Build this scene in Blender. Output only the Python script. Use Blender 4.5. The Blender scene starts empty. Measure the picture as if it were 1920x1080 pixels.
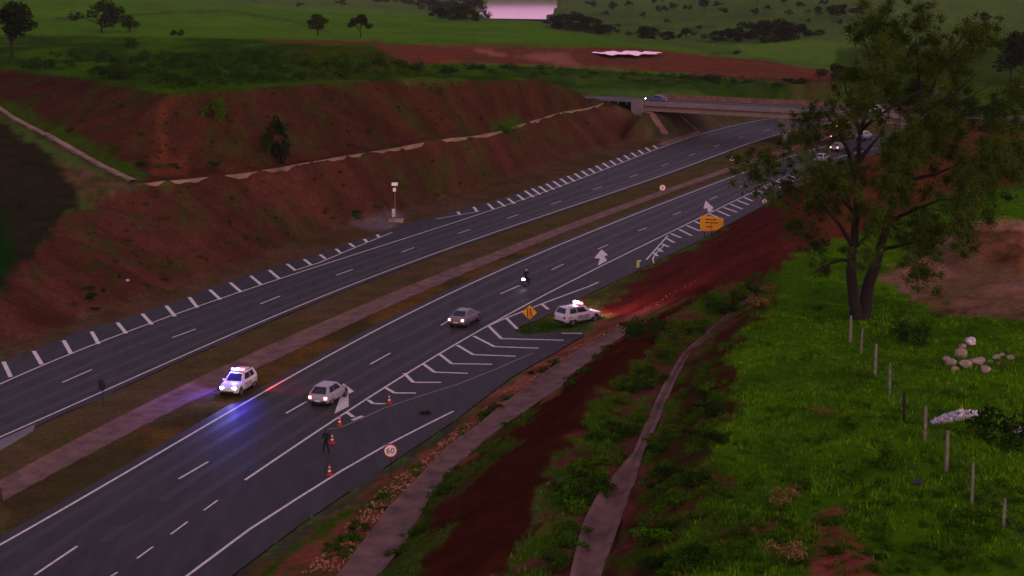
import bpy, bmesh, math, random
import numpy as np
from mathutils import Vector, Matrix
from mathutils.geometry import delaunay_2d_cdt
R = math.radians
C = bpy.context.scene.collection
random.seed(7); rng = np.random.default_rng(7)

# ---------------------------------------------------------------- camera
FPX, YH, CH = 3000.0, -60.0, 33.0            # focal in px of a 1920 frame, horizon row, height over the road
PITCH = math.atan((540 - YH) / FPX)
cam_d = bpy.data.cameras.new("camera"); cam = bpy.data.objects.new("camera", cam_d); C.objects.link(cam)
cam_d.sensor_width = 36; cam_d.lens = 36 * FPX / 1920; cam_d.clip_start = 0.5; cam_d.clip_end = 12000
cam.location = (0, 0, CH); cam.rotation_euler = (R(90) - PITCH, 0, 0)
bpy.context.scene.camera = cam

# ---------------------------------------------------------------- world, sun, exposure
wd = bpy.data.worlds.new("World"); bpy.context.scene.world = wd; wd.use_nodes = True
nt = wd.node_tree; nt.nodes.clear()
wo = nt.nodes.new('ShaderNodeOutputWorld'); bg = nt.nodes.new('ShaderNodeBackground')
sky = nt.nodes.new('ShaderNodeTexSky'); sky.sky_type = 'NISHITA'; sky.sun_disc = False
SUN_EL, SUN_AZ = R(14), R(152)                # azimuth from +Y towards +X
sky.sun_elevation = SUN_EL; sky.sun_rotation = SUN_AZ; sky.air_density = 1.6; sky.dust_density = 3.0; sky.ozone_density = 2.0
tc = nt.nodes.new('ShaderNodeTexCoord'); mp = nt.nodes.new('ShaderNodeMapping'); mp.inputs['Scale'].default_value = (1, 1, 5)
cl = nt.nodes.new('ShaderNodeTexNoise'); cl.inputs['Scale'].default_value = 2.2; cl.inputs['Detail'].default_value = 6
cr = nt.nodes.new('ShaderNodeValToRGB'); cr.color_ramp.elements[0].position = .38; cr.color_ramp.elements[1].position = .62
cr.color_ramp.elements[0].color = (1.2, .84, 1.5, 1); cr.color_ramp.elements[1].color = (2.1, 1.2, 1.75, 1)
mul = nt.nodes.new('ShaderNodeMix'); mul.data_type = 'RGBA'; mul.blend_type = 'MIX'; mul.inputs[0].default_value = .8
nt.links.new(tc.outputs['Generated'], mp.inputs['Vector']); nt.links.new(mp.outputs[0], cl.inputs['Vector'])
nt.links.new(cl.outputs['Fac'], cr.inputs['Fac'])
nt.links.new(sky.outputs[0], mul.inputs[6]); nt.links.new(cr.outputs[0], mul.inputs[7])
sx_ = nt.nodes.new('ShaderNodeSeparateXYZ'); nt.links.new(tc.outputs['Generated'], sx_.inputs[0])
hz = nt.nodes.new('ShaderNodeValToRGB'); hz.color_ramp.elements[0].color = (2.15, 1.42, 1.62, 1); hz.color_ramp.elements[1].color = (.95, .95, .95, 1); hz.color_ramp.elements[1].position = .35
nt.links.new(sx_.outputs['Z'], hz.inputs['Fac']); hm = nt.nodes.new('ShaderNodeVectorMath'); hm.operation = 'MULTIPLY'
nt.links.new(mul.outputs[2], hm.inputs[0]); nt.links.new(hz.outputs[0], hm.inputs[1])
nt.links.new(hm.outputs[0], bg.inputs['Color']); bg.inputs['Strength'].default_value = 0.15
nt.links.new(bg.outputs[0], wo.inputs['Surface'])
sd = bpy.data.lights.new("sun", 'SUN'); so = bpy.data.objects.new("sun", sd); C.objects.link(so)
sd.energy = 0.5; sd.angle = R(25); sd.color = (1, .72, .72)
sv = Vector((math.sin(SUN_AZ) * math.cos(SUN_EL), math.cos(SUN_AZ) * math.cos(SUN_EL), math.sin(SUN_EL)))
so.rotation_euler = (-sv).to_track_quat('-Z', 'Y').to_euler()
vs = bpy.context.scene.view_settings; vs.view_transform = 'Standard'; vs.look = 'None'; vs.gamma = 1
vs.exposure = 0.85

# ---------------------------------------------------------------- ray helpers
SP, CP = math.sin(PITCH), math.cos(PITCH)
def W(px, py, z=0.0):
    """ground position of what the photograph shows at (px, py), given its height z"""
    u = (px - 960) / FPX; v = (540 - py) / FPX
    dy = CP + v * SP; dz = -SP + v * CP
    t = (z - CH) / dz
    return Vector((u * t, dy * t, z))
def project(X, Y, Z):
    d = Y * CP - (Z - CH) * SP; up = Y * SP + (Z - CH) * CP
    d = np.where(d < 1, 1, d)
    return 960 + FPX * X / d, 540 - FPX * up / d
def WL(pts, z=0.0): return [W(p[0], p[1], p[2] if len(p) > 2 else z) for p in pts]
def fitline(pts, z=0.0, deg=4, y0=None, y1=None, step=2.0):
    a = np.array([[p.x, p.y] for p in WL(pts, z)])
    yc = a[:, 1].mean(); k = np.polyfit((a[:, 1] - yc) / 100, a[:, 0], deg)
    y0 = a[:, 1].min() if y0 is None else y0; y1 = a[:, 1].max() if y1 is None else y1
    n = max(2, int((y1 - y0) / step)); ys = np.linspace(y0, y1, n)
    return np.stack([np.polyval(k, (ys - yc) / 100), ys], 1)
def atY(line, y):
    return float(np.interp(y, line[:, 1], line[:, 0]))

# ---------------------------------------------------------------- materials
ET = (0.80, 0.62, 0.90)                      # light reaching level ground, used to turn seen colours into base colours
def lin(c): c = c / 255.; return c / 12.92 if c <= .04045 else ((c + .055) / 1.055) ** 2.4
def alb(r, g, b): return tuple(min(.85, max(.003, lin(v) / e)) for v, e in zip((r, g, b), ET))
def mat(name, col, rough=.8, metal=0, var=.25, scale=3., bump=0., emit=None, es=0, spec=.3):
    m = bpy.data.materials.new(name); m.use_nodes = True; n = m.node_tree; b = n.nodes['Principled BSDF']
    b.inputs['Roughness'].default_value = rough; b.inputs['Metallic'].default_value = metal
    b.inputs['Specular IOR Level'].default_value = spec
    if emit:
        b.inputs['Base Color'].default_value = (*col, 1)
        b.inputs['Emission Color'].default_value = (*emit, 1); b.inputs['Emission Strength'].default_value = es
        return m
    t = n.nodes.new('ShaderNodeTexCoord'); x = n.nodes.new('ShaderNodeTexNoise'); x.inputs['Scale'].default_value = scale; x.inputs['Detail'].default_value = 5
    r_ = n.nodes.new('ShaderNodeValToRGB'); e = r_.color_ramp.elements; e[0].position = .3; e[1].position = .7
    e[0].color = (*[c * (1 - var) for c in col], 1); e[1].color = (*[min(1, c * (1 + var)) for c in col], 1)
    n.links.new(t.outputs['Object'], x.inputs['Vector']); n.links.new(x.outputs['Fac'], r_.inputs['Fac']); n.links.new(r_.outputs[0], b.inputs['Base Color'])
    if bump:
        bm_ = n.nodes.new('ShaderNodeBump'); bm_.inputs['Strength'].default_value = bump; bm_.inputs['Distance'].default_value = .05
        n.links.new(x.outputs['Fac'], bm_.inputs['Height']); n.links.new(bm_.outputs[0], b.inputs['Normal'])
    return m
def attr_mat(name, rough=.9, s1=1.2, s2=9., v1=.35, v2=.3, bump=.5, trans=0):
    m = bpy.data.materials.new(name); m.use_nodes = True; n = m.node_tree; b = n.nodes['Principled BSDF']
    b.inputs['Roughness'].default_value = rough; b.inputs['Specular IOR Level'].default_value = .0
    a = n.nodes.new('ShaderNodeAttribute'); a.attribute_name = 'tone'
    t = n.nodes.new('ShaderNodeTexCoord'); out = a.outputs['Color']; hs = []
    for s, v in ((s1, v1), (s2, v2)):
        x = n.nodes.new('ShaderNodeTexNoise'); x.inputs['Scale'].default_value = s; x.inputs['Detail'].default_value = 6; x.inputs['Roughness'].default_value = .62
        n.links.new(t.outputs['Object'], x.inputs['Vector'])
        mr = n.nodes.new('ShaderNodeMapRange'); mr.inputs['From Min'].default_value = .3; mr.inputs['From Max'].default_value = .7
        mr.inputs['To Min'].default_value = 1 - v; mr.inputs['To Max'].default_value = 1 + v
        n.links.new(x.outputs['Fac'], mr.inputs['Value'])
        mm = n.nodes.new('ShaderNodeVectorMath'); mm.operation = 'SCALE'
        n.links.new(out, mm.inputs[0]); n.links.new(mr.outputs[0], mm.inputs['Scale']); out = mm.outputs[0]; hs.append(x)
    n.links.new(out, b.inputs['Base Color'])
    if bump:
        bm_ = n.nodes.new('ShaderNodeBump'); bm_.inputs['Strength'].default_value = bump; bm_.inputs['Distance'].default_value = .15
        n.links.new(hs[1].outputs['Fac'], bm_.inputs['Height']); n.links.new(bm_.outputs[0], b.inputs['Normal'])
    return m
M = {}
M['ground'] = attr_mat('ground_soil_and_grass', .95, .35, 2.2, .22, .3, .6)
M['leaf'] = attr_mat('leaves', .8, .3, 2., .15, .15, 0)
M['bark'] = mat('bark', (.014, .010, .009), .95, var=.4, scale=4, bump=.6)
M['palebark'] = mat('pale_bark', (.12, .09, .07), .95, var=.5, scale=3, bump=.5)
M['paint'] = mat('road_paint', alb(190, 162, 184), .7, var=.22, scale=2.5)
M['wornpaint'] = mat('worn_road_paint', alb(122, 102, 124), .8, var=.35, scale=5)
M['concrete'] = mat('concrete', alb(104, 80, 92), .85, var=.2, scale=1.5, bump=.3)
M['bridge'] = mat('bridge_concrete', alb(98, 80, 98), .85, var=.18, scale=.8, bump=.3)
M['girder'] = mat('girder_concrete', alb(112, 86, 96), .85, var=.2, scale=.8, bump=.3)
M['gutter'] = mat('gutter_concrete', alb(94, 60, 64), .9, var=.42, scale=.7, bump=.5)
M['white'] = mat('white_paint', (.62, .6, .66), .35, var=.04, scale=2, spec=.5)
M['silver'] = mat('silver_paint', (.34, .32, .37), .35, var=.05, scale=2, spec=.5)
M['grey'] = mat('grey_paint', (.17, .15, .19), .35, var=.05, scale=2, spec=.5)
M['bluecar'] = mat('blue_paint', (.04, .04, .12), .35, var=.05, scale=2, spec=.5)
M['glass'] = mat('dark_glass', (.012, .012, .022), .12, var=.1, scale=2, spec=.6)
M['black'] = mat('black_rubber', (.012, .011, .013), .8, var=.2, scale=8)
M['dark'] = mat('dark_plastic', (.02, .018, .022), .6, var=.2, scale=8)
M['metal'] = mat('galvanised_steel', (.22, .2, .23), .5, .6, var=.15, scale=6)
M['darkmetal'] = mat('dark_steel', (.03, .028, .034), .6, .3, var=.2, scale=6)
M['signwhite'] = mat('sign_white', alb(215, 180, 205), .6, var=.05, scale=2)
M['signred'] = mat('sign_red', alb(125, 18, 45), .6, var=.1, scale=2)
M['signblack'] = mat('sign_black', (.01, .01, .03), .6, var=.1, scale=2)
M['yellow'] = mat('sign_yellow', alb(205, 135, 12), .6, var=.08, scale=2)
M['orange'] = mat('board_orange', alb(212, 130, 6), .6, var=.08, scale=1)
M['cone'] = mat('cone_orange', alb(165, 32, 26), .6, var=.1, scale=4)
M['redmark'] = mat('red_marking', (.4, .02, .03), .5, var=.1, scale=4)
M['bluemark'] = mat('blue_marking', (.03, .03, .25), .5, var=.1, scale=4)
M['skin'] = mat('skin', (.16, .08, .055), .6, var=.1, scale=4)
M['cloth'] = mat('dark_uniform', (.010, .011, .016), .9, var=.3, scale=6)
M['hair'] = mat('black_hair', (.006, .005, .005), .8, var=.3, scale=20)
M['rock'] = mat('pale_rock', alb(128, 98, 106), .9, var=.35, scale=2.2, bump=.6)
M['redrock'] = mat('reddish_rock', alb(140, 84, 74), .9, var=.35, scale=3, bump=.6)
M['whitestone'] = mat('white_rubble', alb(165, 140, 168), .9, var=.5, scale=5, bump=.6)
M['post'] = mat('grey_post', alb(92, 82, 84), .9, var=.3, scale=4, bump=.3)
M['head_on'] = mat('headlamp_lit', (1, 1, 1), emit=(1, 1, .9), es=14)
M['tail_on'] = mat('tail_lamp_lit', (1, .1, .1), emit=(1, .27, .2), es=3.6)
M['blue_on'] = mat('beacon_blue_lit', (.2, .2, 1), emit=(.12, .08, 1), es=9)
M['red_on'] = mat('beacon_red_lit', (1, .1, .1), emit=(1, .07, .1), es=7)
M['white_on'] = mat('beacon_white_lit', (1, 1, 1), emit=(1, .9, .92), es=12)
M['amber_on'] = mat('amber_lamp_lit', (1, .4, .1), emit=(1, .38, .15), es=4)
M['redlens'] = mat('red_lens', (.3, .01, .02), .3, var=.05)

# ---------------------------------------------------------------- mesh helpers
class MB:
    def __init__(s): s.v = []; s.f = []
    def add(s, vs, fs):
        o = len(s.v); s.v += [tuple(p) for p in vs]; s.f += [tuple(i + o for i in f) for f in fs]; return s
    def box(s, x0, x1, y0, y1, z0, z1):
        return s.add([(x0,y0,z0),(x1,y0,z0),(x1,y1,z0),(x0,y1,z0),(x0,y0,z1),(x1,y0,z1),(x1,y1,z1),(x0,y1,z1)],
                     [(0,3,2,1),(4,5,6,7),(0,1,5,4),(1,2,6,5),(2,3,7,6),(3,0,4,7)])
    def tube(s, pts, rad, n=8, cap=True):
        pts = [Vector(p) for p in pts]; rad = rad if hasattr(rad, '__len__') else [rad] * len(pts)
        vs = []; prev = None
        for i, p in enumerate(pts):
            d = (pts[min(i+1, len(pts)-1)] - pts[max(i-1, 0)])
            d = d.normalized() if d.length > 1e-9 else Vector((0,0,1))
            a = d.orthogonal().normalized() if prev is None else (prev - d * prev.dot(d)).normalized()
            prev = a; b = d.cross(a)
            vs += [p + (a * math.cos(t) + b * math.sin(t)) * rad[i] for t in [2*math.pi*k/n for k in range(n)]]
        fs = [(i*n+k, i*n+(k+1)%n, (i+1)*n+(k+1)%n, (i+1)*n+k) for i in range(len(pts)-1) for k in range(n)]
        if cap: fs += [tuple(range(n))[::-1], tuple((len(pts)-1)*n + k for k in range(n))]
        return s.add(vs, fs)
    def prism(s, poly, z0, z1):
        n = len(poly)
        return s.add([(x,y,z0) for x,y in poly] + [(x,y,z1) for x,y in poly],
                     [tuple(range(n))[::-1], tuple(range(n, 2*n))] + [(i,(i+1)%n,n+(i+1)%n,n+i) for i in range(n)])
    def xf(s, mtx): s.v = [tuple(mtx @ Vector(p)) for p in s.v]; return s
    def loft(s, rings, cap=True):
        n = len(rings[0]); vs = [p for r in rings for p in r]
        fs = [(i*n+k, i*n+(k+1)%n, (i+1)*n+(k+1)%n, (i+1)*n+k) for i in range(len(rings)-1) for k in range(n)]
        if cap: fs += [tuple(range(n))[::-1], tuple((len(rings)-1)*n+k for k in range(n))]
        return s.add(vs, fs)
    def build(s, name, m, parent=None, smooth=False, bevel=0):
        me = bpy.data.meshes.new(name); me.from_pydata(s.v, [], s.f); me.materials.append(m)
        bm = bmesh.new(); bm.from_mesh(me); bmesh.ops.recalc_face_normals(bm, faces=bm.faces)
        if bevel: bmesh.ops.bevel(bm, geom=bm.edges[:], offset=bevel, segments=2, affect='EDGES', profile=.6, clamp_overlap=True)
        for f in bm.faces: f.smooth = smooth
        bm.to_mesh(me); bm.free()
        o = bpy.data.objects.new(name, me); C.objects.link(o)
        if parent: o.parent = parent
        return o
def tag(o, label=None, cat=None, group=None, kind=None):
    if label: o['label'] = label
    if cat: o['category'] = cat
    if group: o['group'] = group
    if kind: o['kind'] = kind
    return o
def thing(name, label, cat, loc=(0,0,0), rz=0, group=None):
    o = bpy.data.objects.new(name, None); C.objects.link(o); o.location = loc; o.rotation_euler = (0, 0, rz)
    o.empty_display_size = .3
    return tag(o, label, cat, group)
def copy_tree(o, parent=None):
    c = o.copy(); C.objects.link(c)
    if parent: c.parent = parent
    for ch in [q for q in o.children]: copy_tree(ch, c)
    return c
def np_mesh(name, V, F, m, cols=None, smooth=False, parent=None):
    """V (n,3) F (m,k) uniform face size"""
    me = bpy.data.meshes.new(name); k = F.shape[1]
    me.vertices.add(len(V)); me.vertices.foreach_set('co', np.ascontiguousarray(V, dtype=np.float32).ravel())
    me.loops.add(F.size); me.loops.foreach_set('vertex_index', np.ascontiguousarray(F, dtype=np.int32).ravel())
    me.polygons.add(len(F)); me.polygons.foreach_set('loop_start', np.arange(0, F.size, k, dtype=np.int32))
    me.polygons.foreach_set('loop_total', np.full(len(F), k, dtype=np.int32))
    me.polygons.foreach_set('use_smooth', np.full(len(F), smooth))
    me.update(calc_edges=True); me.validate()
    if cols is not None:
        a = me.color_attributes.new('tone', 'FLOAT_COLOR', 'POINT')
        c4 = np.ones((len(V), 4), dtype=np.float32); c4[:, :3] = cols; a.data.foreach_set('color', c4.ravel())
    me.materials.append(m)
    o = bpy.data.objects.new(name, me); C.objects.link(o)
    if parent: o.parent = parent
    return o
# value noise in the world plane
_lat = rng.random((256, 256))
def vn(x, y, s):
    x = np.asarray(x) * s + 71.3; y = np.asarray(y) * s + 19.7
    xi = np.floor(x).astype(int); yi = np.floor(y).astype(int); fx = x - xi; fy = y - yi
    fx = fx*fx*(3-2*fx); fy = fy*fy*(3-2*fy); g = lambda a, b: _lat[a & 255, b & 255]
    return (g(xi,yi)*(1-fx)+g(xi+1,yi)*fx)*(1-fy) + (g(xi,yi+1)*(1-fx)+g(xi+1,yi+1)*fx)*fy
def fbm(x, y, s, o=4): return sum(vn(x + 13*k, y - 7*k, s * 2**k) / 2**k for k in range(o)) / sum(1/2**k for k in range(o))

# ---------------------------------------------------------------- road lines (pixels of the photograph turned into ground positions)
pL1=[(0,1027),(123,952),(183,917),(267,862),(343,818),(433,768),(523,720),(640,657),(813,570),(933,512),(1040,460),(1140,415),(1280,370),(1360,338),(1420,315),(1500,288),(1600,262),(1700,246)]
pL2=[(65,1078),(335,898),(536,775),(694,683),(827,610),(938,551),(1034,506),(1121,467),(1197,433),(1262,403),(1330,372),(1400,342),(1480,310),(1600,276),(1700,257)]
pL3=[(280,1018+2),(460,900),(547,843),(640,780),(727,720),(853,647),(920,608),(1000,562),(1107,510),(1187,470),(1252,438),(1325,402),(1410,360),(1480,328),(1600,288),(1700,268)]
pM1=[(0,820),(227,720),(333,667),(573,570),(640,543),(873,455),(1040,393),(1160,360),(1211,339),(1307,306),(1365,283),(1397,270),(1440,257),(1520,238),(1600,224)]
pM2=[(117,717),(323,633),(488,570),(630,516),(752,473),(858,438),(950,410),(1033,383),(1110,356),(1180,333),(1250,306),(1330,279),(1400,254),(1460,238),(1520,226)]
pM3=[(0,717),(83,682),(190,643),(290,607),(417,562),(550,510),(640,483),(807,432),(900,397),(1040,360),(1140,315),(1240,274),(1302,254),(1365,239),(1433,225),(1500,213)]
YA, YB = 70, 372
L1 = fitline(pL1, deg=5, y0=78, y1=318); L2 = fitline(pL2, deg=4, y0=82, y1=316); L3 = fitline(pL3, deg=5, y0=88, y1=318)
M1 = fitline(pM1, deg=5, y0=96, y1=352); M2 = fitline(pM2, deg=5, y0=100, y1=352); M3 = fitline(pM3, deg=5, y0=110, y1=362)
bandU = fitline([(0,903),(100,850),(200,793),(283,750),(337,728),(640,587),(807,527),(940,470),(1040,427),(1173,380),(1280,347),(1400,304),(1500,270),(1580,248)], deg=4, y1=325)
bandL = fitline([(0,940),(67,907),(167,850),(300,787),(383,747),(640,609),(807,546),(940,486),(1040,438),(1173,393),(1280,356),(1400,311),(1500,276),(1580,253)], deg=4, y1=325)
def off(line, d):
    """shift a ground line sideways by d metres (positive to the right when facing away)"""
    t = np.gradient(line, axis=0); t /= np.linalg.norm(t, axis=1)[:, None]
    return line + np.stack([t[:, 1], -t[:, 0]], 1) * d
def ext(line, y0, y1):
    a, b = line[0], line[1]; p = a + (a - b) / (a - b)[1] * (y0 - a[1]); c, d = line[-1], line[-2]; q = c + (c - d) / (c - d)[1] * (y1 - c[1])
    out = [line]
    if y0 < a[1]: out.insert(0, p[None])
    if y1 > c[1]: out.append(q[None])
    return np.concatenate(out)
def xy(pts, z=0): return np.array([[p.x, p.y] for p in WL(pts, z)])
main_left = ext(off(L1, -.9), 20, 420); left_right = ext(off(M1, .7), 20, 460)
left_left = ext(np.concatenate([xy([(-60,702),(0,678),(57,657),(160,617),(217,602),(307,572),(390,541),(500,504),(600,474),(690,444),(740,426),(820,404),(940,372),(1003,352),(1057,333),(1173,291),(1223,275)]), off(M3, -.6)[np.searchsorted(M3[:,1], 306):]]), 20, 460)
p_right = [(350,1140),(430,1082),(560,985),(700,890),(850,790),(960,706),(1050,655),(1095,628),(1092,621),(1040,622),(990,627),(965,622),(975,612),(1010,599),(1100,553),(1190,510),(1232,488),(1290,462),(1360,424),(1420,392),(1470,362),(1500,348),(1600,300),(1700,276)]
main_right = xy(p_right)
q = main_right[0] + (main_right[0] - main_right[1]) * 3; main_right = np.concatenate([q[None], main_right, ext(main_right[-2:], 0, 420)[-1:]])

# overpass frame: origin at the near left corner of the deck, BA along it, BP across it
BO = W(1204, 197, 6.2); BE = W(1484, 211, 6.2); BA = (BE - BO).normalized(); BP = Vector((-BA.y, BA.x, 0))
# ---------------------------------------------------------------- terrain
ctrl = []
def line(pts, z=None, n=4.0, raw=False):
    P = [Vector((p[0], p[1], p[2])) for p in pts] if raw else WL(pts, z or 0)
    for a, b in zip(P, P[1:]):
        k = max(1, int((b - a).length / n))
        for i in range(k): ctrl.append(a.lerp(b, i / k))
    ctrl.append(P[-1])
for l, z in ((main_left, 0), (left_right, 0), (left_left, 0), (main_right, 0), (bandU, .05), (bandL, .05)):
    line([(p[0], p[1], z) for p in l if p[1] < 430], raw=True)
line([(0,652),(57,632),(160,592),(300,548),(480,482),(640,425),(735,402),(800,377),(900,350),(1000,320),(1100,285),(1160,264),(1210,247)], .3)
crest = [(-90,640,1.5),(0,545,3),(80,460,5),(130,400,6.5),(175,375,7),(260,347,8),(480,322,8),(640,295,8),(783,268,7.8),(933,245,7.2),(1053,212,6.4),(1120,201,6),(1147,194,5.6)]
line(crest)
cw = WL(crest[5:12]); line([(p.x - 1.5, p.y + 1.7, p.z + .05) for p in cw], raw=True)
rim = [(-120,120,16),(0,130,16),(100,140,16),(200,155,16.2),(320,176,16.5),(420,168,17),(650,152,16.5),(800,150,15.5),(950,150,14),(1010,151,13),(1060,163,10.6),(1110,183,7.6),(1145,191,6.2)]
line(rim)
line([(-80,180,14),(0,222,11.3),(100,290,9.2),(150,360,7.6)]); line([(-80,160,14.3),(0,200,12),(160,285,9.5),(255,337,8.1)])
line([(0,420,5),(0,330,8),(60,400,6.2)]); line([(-100,420,6),(-90,300,9)])
for p in [(0,100,15),(200,110,14.5),(350,125,15),(500,120,15.5),(620,100,16.5),(680,80,17),(560,85,15.8),(740,96,14.5),(800,120,13),(900,130,11.5),(1000,130,10),(1080,142,8.5),
          (0,72,12),(300,74,12),(480,74,13),(800,92,10),(900,88,9),(1000,88,8.5),(1200,93,7.5),(1400,115,7),(1550,132,6.5),(900,118,9),(1000,122,8),(1100,130,7),(1300,145,6.8),(1500,162,6.8),
          (150,50,12),(450,55,12),(600,60,11),(900,72,7.5),(1000,75,7),(1200,88,6),(1350,108,5),
          (-100,20,14),(0,10,14),(300,8,14),(500,16,12),(600,24,10),(750,38,8),(820,44,7),(900,50,6),(960,52,5.5),(1020,54,5),(1100,64,4.5),(1300,98,3.5),(1500,128,2.5),(1600,142,2.5),
          (-100,85,15),
          (1060,30,-5.3),(1090,44,-5),(1150,50,-4),(1300,80,-3),(1450,100,-2.5),(1500,112,-2),(1600,125,-1),(1700,130,2),(1900,152,3.5),(1100,16,0),(1180,10,5),(1300,40,0),(1300,5,8),(1400,60,-1),(1500,60,-1),(1500,5,12),(1700,30,8),
          (1900,30,10),(1900,0,16),(1900,90,5),(1700,90,1),(2100,40,14),(2100,150,5),(2100,0,18)]: ctrl.append(W(*p))
for p in [(870,46,-5.6),(890,30,-6),(880,12,-6),(840,2,-3),(700,0,8)]: ctrl.append(W(*p))
# right bank
B = [(560,1160),(640,1070),(727,953),(773,907),(840,837),(893,800),(940,760),(993,723),(1023,697),(1090,653),(1170,610),(1190,600)]
Cc = [(640,1160),(720,1070),(765,1010),(807,933),(847,883),(920,817),(973,780),(1053,727),(1067,707),(1180,622),(1196,606)]
line(B, 1.0); line(Cc, 1.0)
line([(905,1075,5.5),(940,1013,5.5),(1000,920,5.8),(1030,820,6),(1083,770,6),(1120,720,6.2),(1180,650,6.4),(1240,602,6.6),(1330,552,7)])
E_ = [(1062,1110),(1070,1073),(1090,987),(1123,923),(1160,880),(1187,850),(1218,775),(1245,720),(1280,662),(1347,604),(1413,547)]
F_ = [(1122,1110),(1130,1073),(1160,987),(1192,903),(1205,853),(1240,780),(1262,725),(1289,670),(1358,605),(1416,553)]
line(E_, 6.3); line(F_, 6.3)
line([(1230,1110,8.3),(1290,1000,8.4),(1330,900,8.3),(1350,800,8.2),(1365,700,8),(1400,620,8),(1440,560,8)])
line([(1340,540,7.6),(1440,503,8),(1480,430,8),(1500,380,8),(1560,330,8),(1620,300,8),(1700,268,7.6),(1800,252,7)])
line([(1200,518,.4),(1240,500,.4),(1300,470,.4),(1370,430,.4),(1430,398,.4),(1480,368,.4),(1520,346,.4),(1600,306,.4),(1700,283,.4)])
line([(1130,600,.5),(1180,560,.5),(1230,530,.5)])
for p in [(1400,640,8),(1500,600,8),(1600,595,8),(1750,590,8),(1900,600,8.3),(1450,800,8.5),(1650,800,9),(1900,800,9.4),(1350,1060,8.6),(1600,1060,9.5),(1900,1060,10),(1600,480,8),(1800,480,8.1),(1940,480,8.5),
          (1550,400,8),(1700,400,7.8),(1900,380,7.5),(1900,330,7),(1750,300,7.4),(1850,262,6.8),(1960,240,6),(1900,205,6),(1950,180,4.5),(1800,165,4.5),(1700,160,5),(2100,600,8.5),(2100,300,7),
          (1760,196,6.5),(1850,200,6.4),(1820,188,6.3),
          (1075,166,6.4),(1140,165,6.4),(1030,166,6.6),(1100,152,7.3),(1300,158,7),(1500,171,7),(1330,213,2.5),(1350,219,1.8),(1420,203,2.4),(1480,195,3)]: ctrl.append(W(*p))
line([(1200,207,5.3),(1220,235,2.8),(1240,263,.3)]); line([(25,313,5.3),(33.5,327,5.3)], raw=True)
for o_, z_ in ((-.8, 6.35), (6, 6.4), (12.4, 6.35)):
    line([(BO.x-BA.x*t+BP.x*o_, BO.y-BA.y*t+BP.y*o_, z_) for t in (2, 12, 40)], raw=True); line([(BO.x+BA.x*t+BP.x*o_, BO.y+BA.y*t+BP.y*o_, z_) for t in (54.5, 70, 110)], raw=True)
line([(1240,263,.3),(1305,247,.3),(1372,233,.3)])
for x, y, z in [(-400,-80,9),(400,-80,9),(-60,-60,9),(60,-60,9.5),(0,30,9.5),(25,45,9.5),(-12,50,4),(40,60,10),(-22,60,.5),(-120,60,1),(-70,90,.5),(-200,150,6),(-200,300,15),(200,60,10),(200,200,8),(200,300,6),
                (-600,600,14),(600,500,8),(-900,1200,25),(-400,1300,20),(900,1100,25),(-60,1250,-8),(0,1250,-8.2),(20,1060,-7.5),(-30,1080,-7.5),(-130,1300,-6),(90,1300,-5),(-60,2600,-8),(60,2600,-8),(-260,2600,15),(260,2600,20),
                (-2500,4500,60),(2500,4500,60),(0,4500,60),(-2500,2500,40),(2500,2500,40),(0,3000,20),(-2500,-80,10),(2500,-80,10),(-2500,800,20),(2500,800,15),(-260,1700,10),(220,1700,14),(-60,1700,-8),(50,1700,-8)]: ctrl.append(Vector((x, y, z)))
pts2 = [Vector((p.x, p.y)) for p in ctrl]
vo, _, fo, ov, _, _ = delaunay_2d_cdt(pts2, [], [], 0, 1e-4)
tz = np.array([np.mean([ctrl[i].z for i in l]) for l in ov]); txy = np.array([[v.x, v.y] for v in vo])
# fan grid: rows along Y, columns as slopes
rows = [-80., -50, -25, 0, 15, 28, 38, 46]
while rows[-1] < 4400: rows.append(rows[-1] * (1.0046 if 60 < rows[-1] < 420 else 1.012))
rows = np.array(rows); sl = np.concatenate([np.linspace(-2.2, -.5, 12)[:-1], np.linspace(-.5, -.36, 12)[:-1], np.linspace(-.36, .36, 620), np.linspace(.36, .5, 12)[1:], np.linspace(.5, 2.2, 12)[1:]])
GX = sl[None, :] * (np.maximum(rows, 0)[:, None] + 60 * (rows[:, None] < 60) * (1 - np.clip(rows[:, None], 0, 60) / 60)); GY = np.repeat(rows[:, None], len(sl), 1)
GZ = np.full(GX.shape, np.nan)
for t in fo:
    a, b, c = txy[t[0]], txy[t[1]], txy[t[2]]; ylo = min(a[1], b[1], c[1]); yhi = max(a[1], b[1], c[1])
    i0 = np.searchsorted(rows, ylo - 1e-6); i1 = np.searchsorted(rows, yhi + 1e-6)
    if i1 <= i0: continue
    det = (b[0]-a[0])*(c[1]-a[1]) - (c[0]-a[0])*(b[1]-a[1])
    if abs(det) < 1e-9: continue
    sx = GX[i0:i1]; xlo = min(a[0], b[0], c[0]); xhi = max(a[0], b[0], c[0])
    cols = np.where(((sx >= xlo - 1e-6) & (sx <= xhi + 1e-6)).any(0))[0]
    if not len(cols): continue
    j0, j1 = cols[0], cols[-1] + 1; X = GX[i0:i1, j0:j1]; Y = GY[i0:i1, j0:j1]
    u = ((X-a[0])*(c[1]-a[1]) - (c[0]-a[0])*(Y-a[1])) / det; v = ((b[0]-a[0])*(Y-a[1]) - (X-a[0])*(b[1]-a[1])) / det
    ins = (u >= -1e-6) & (v >= -1e-6) & (u + v <= 1 + 1e-6)
    Z = tz[t[0]]*(1-u-v) + tz[t[1]]*u + tz[t[2]]*v; sub = GZ[i0:i1, j0:j1]; sub[ins] = Z[ins]
GZ[np.isnan(GZ)] = 9.0
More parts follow.
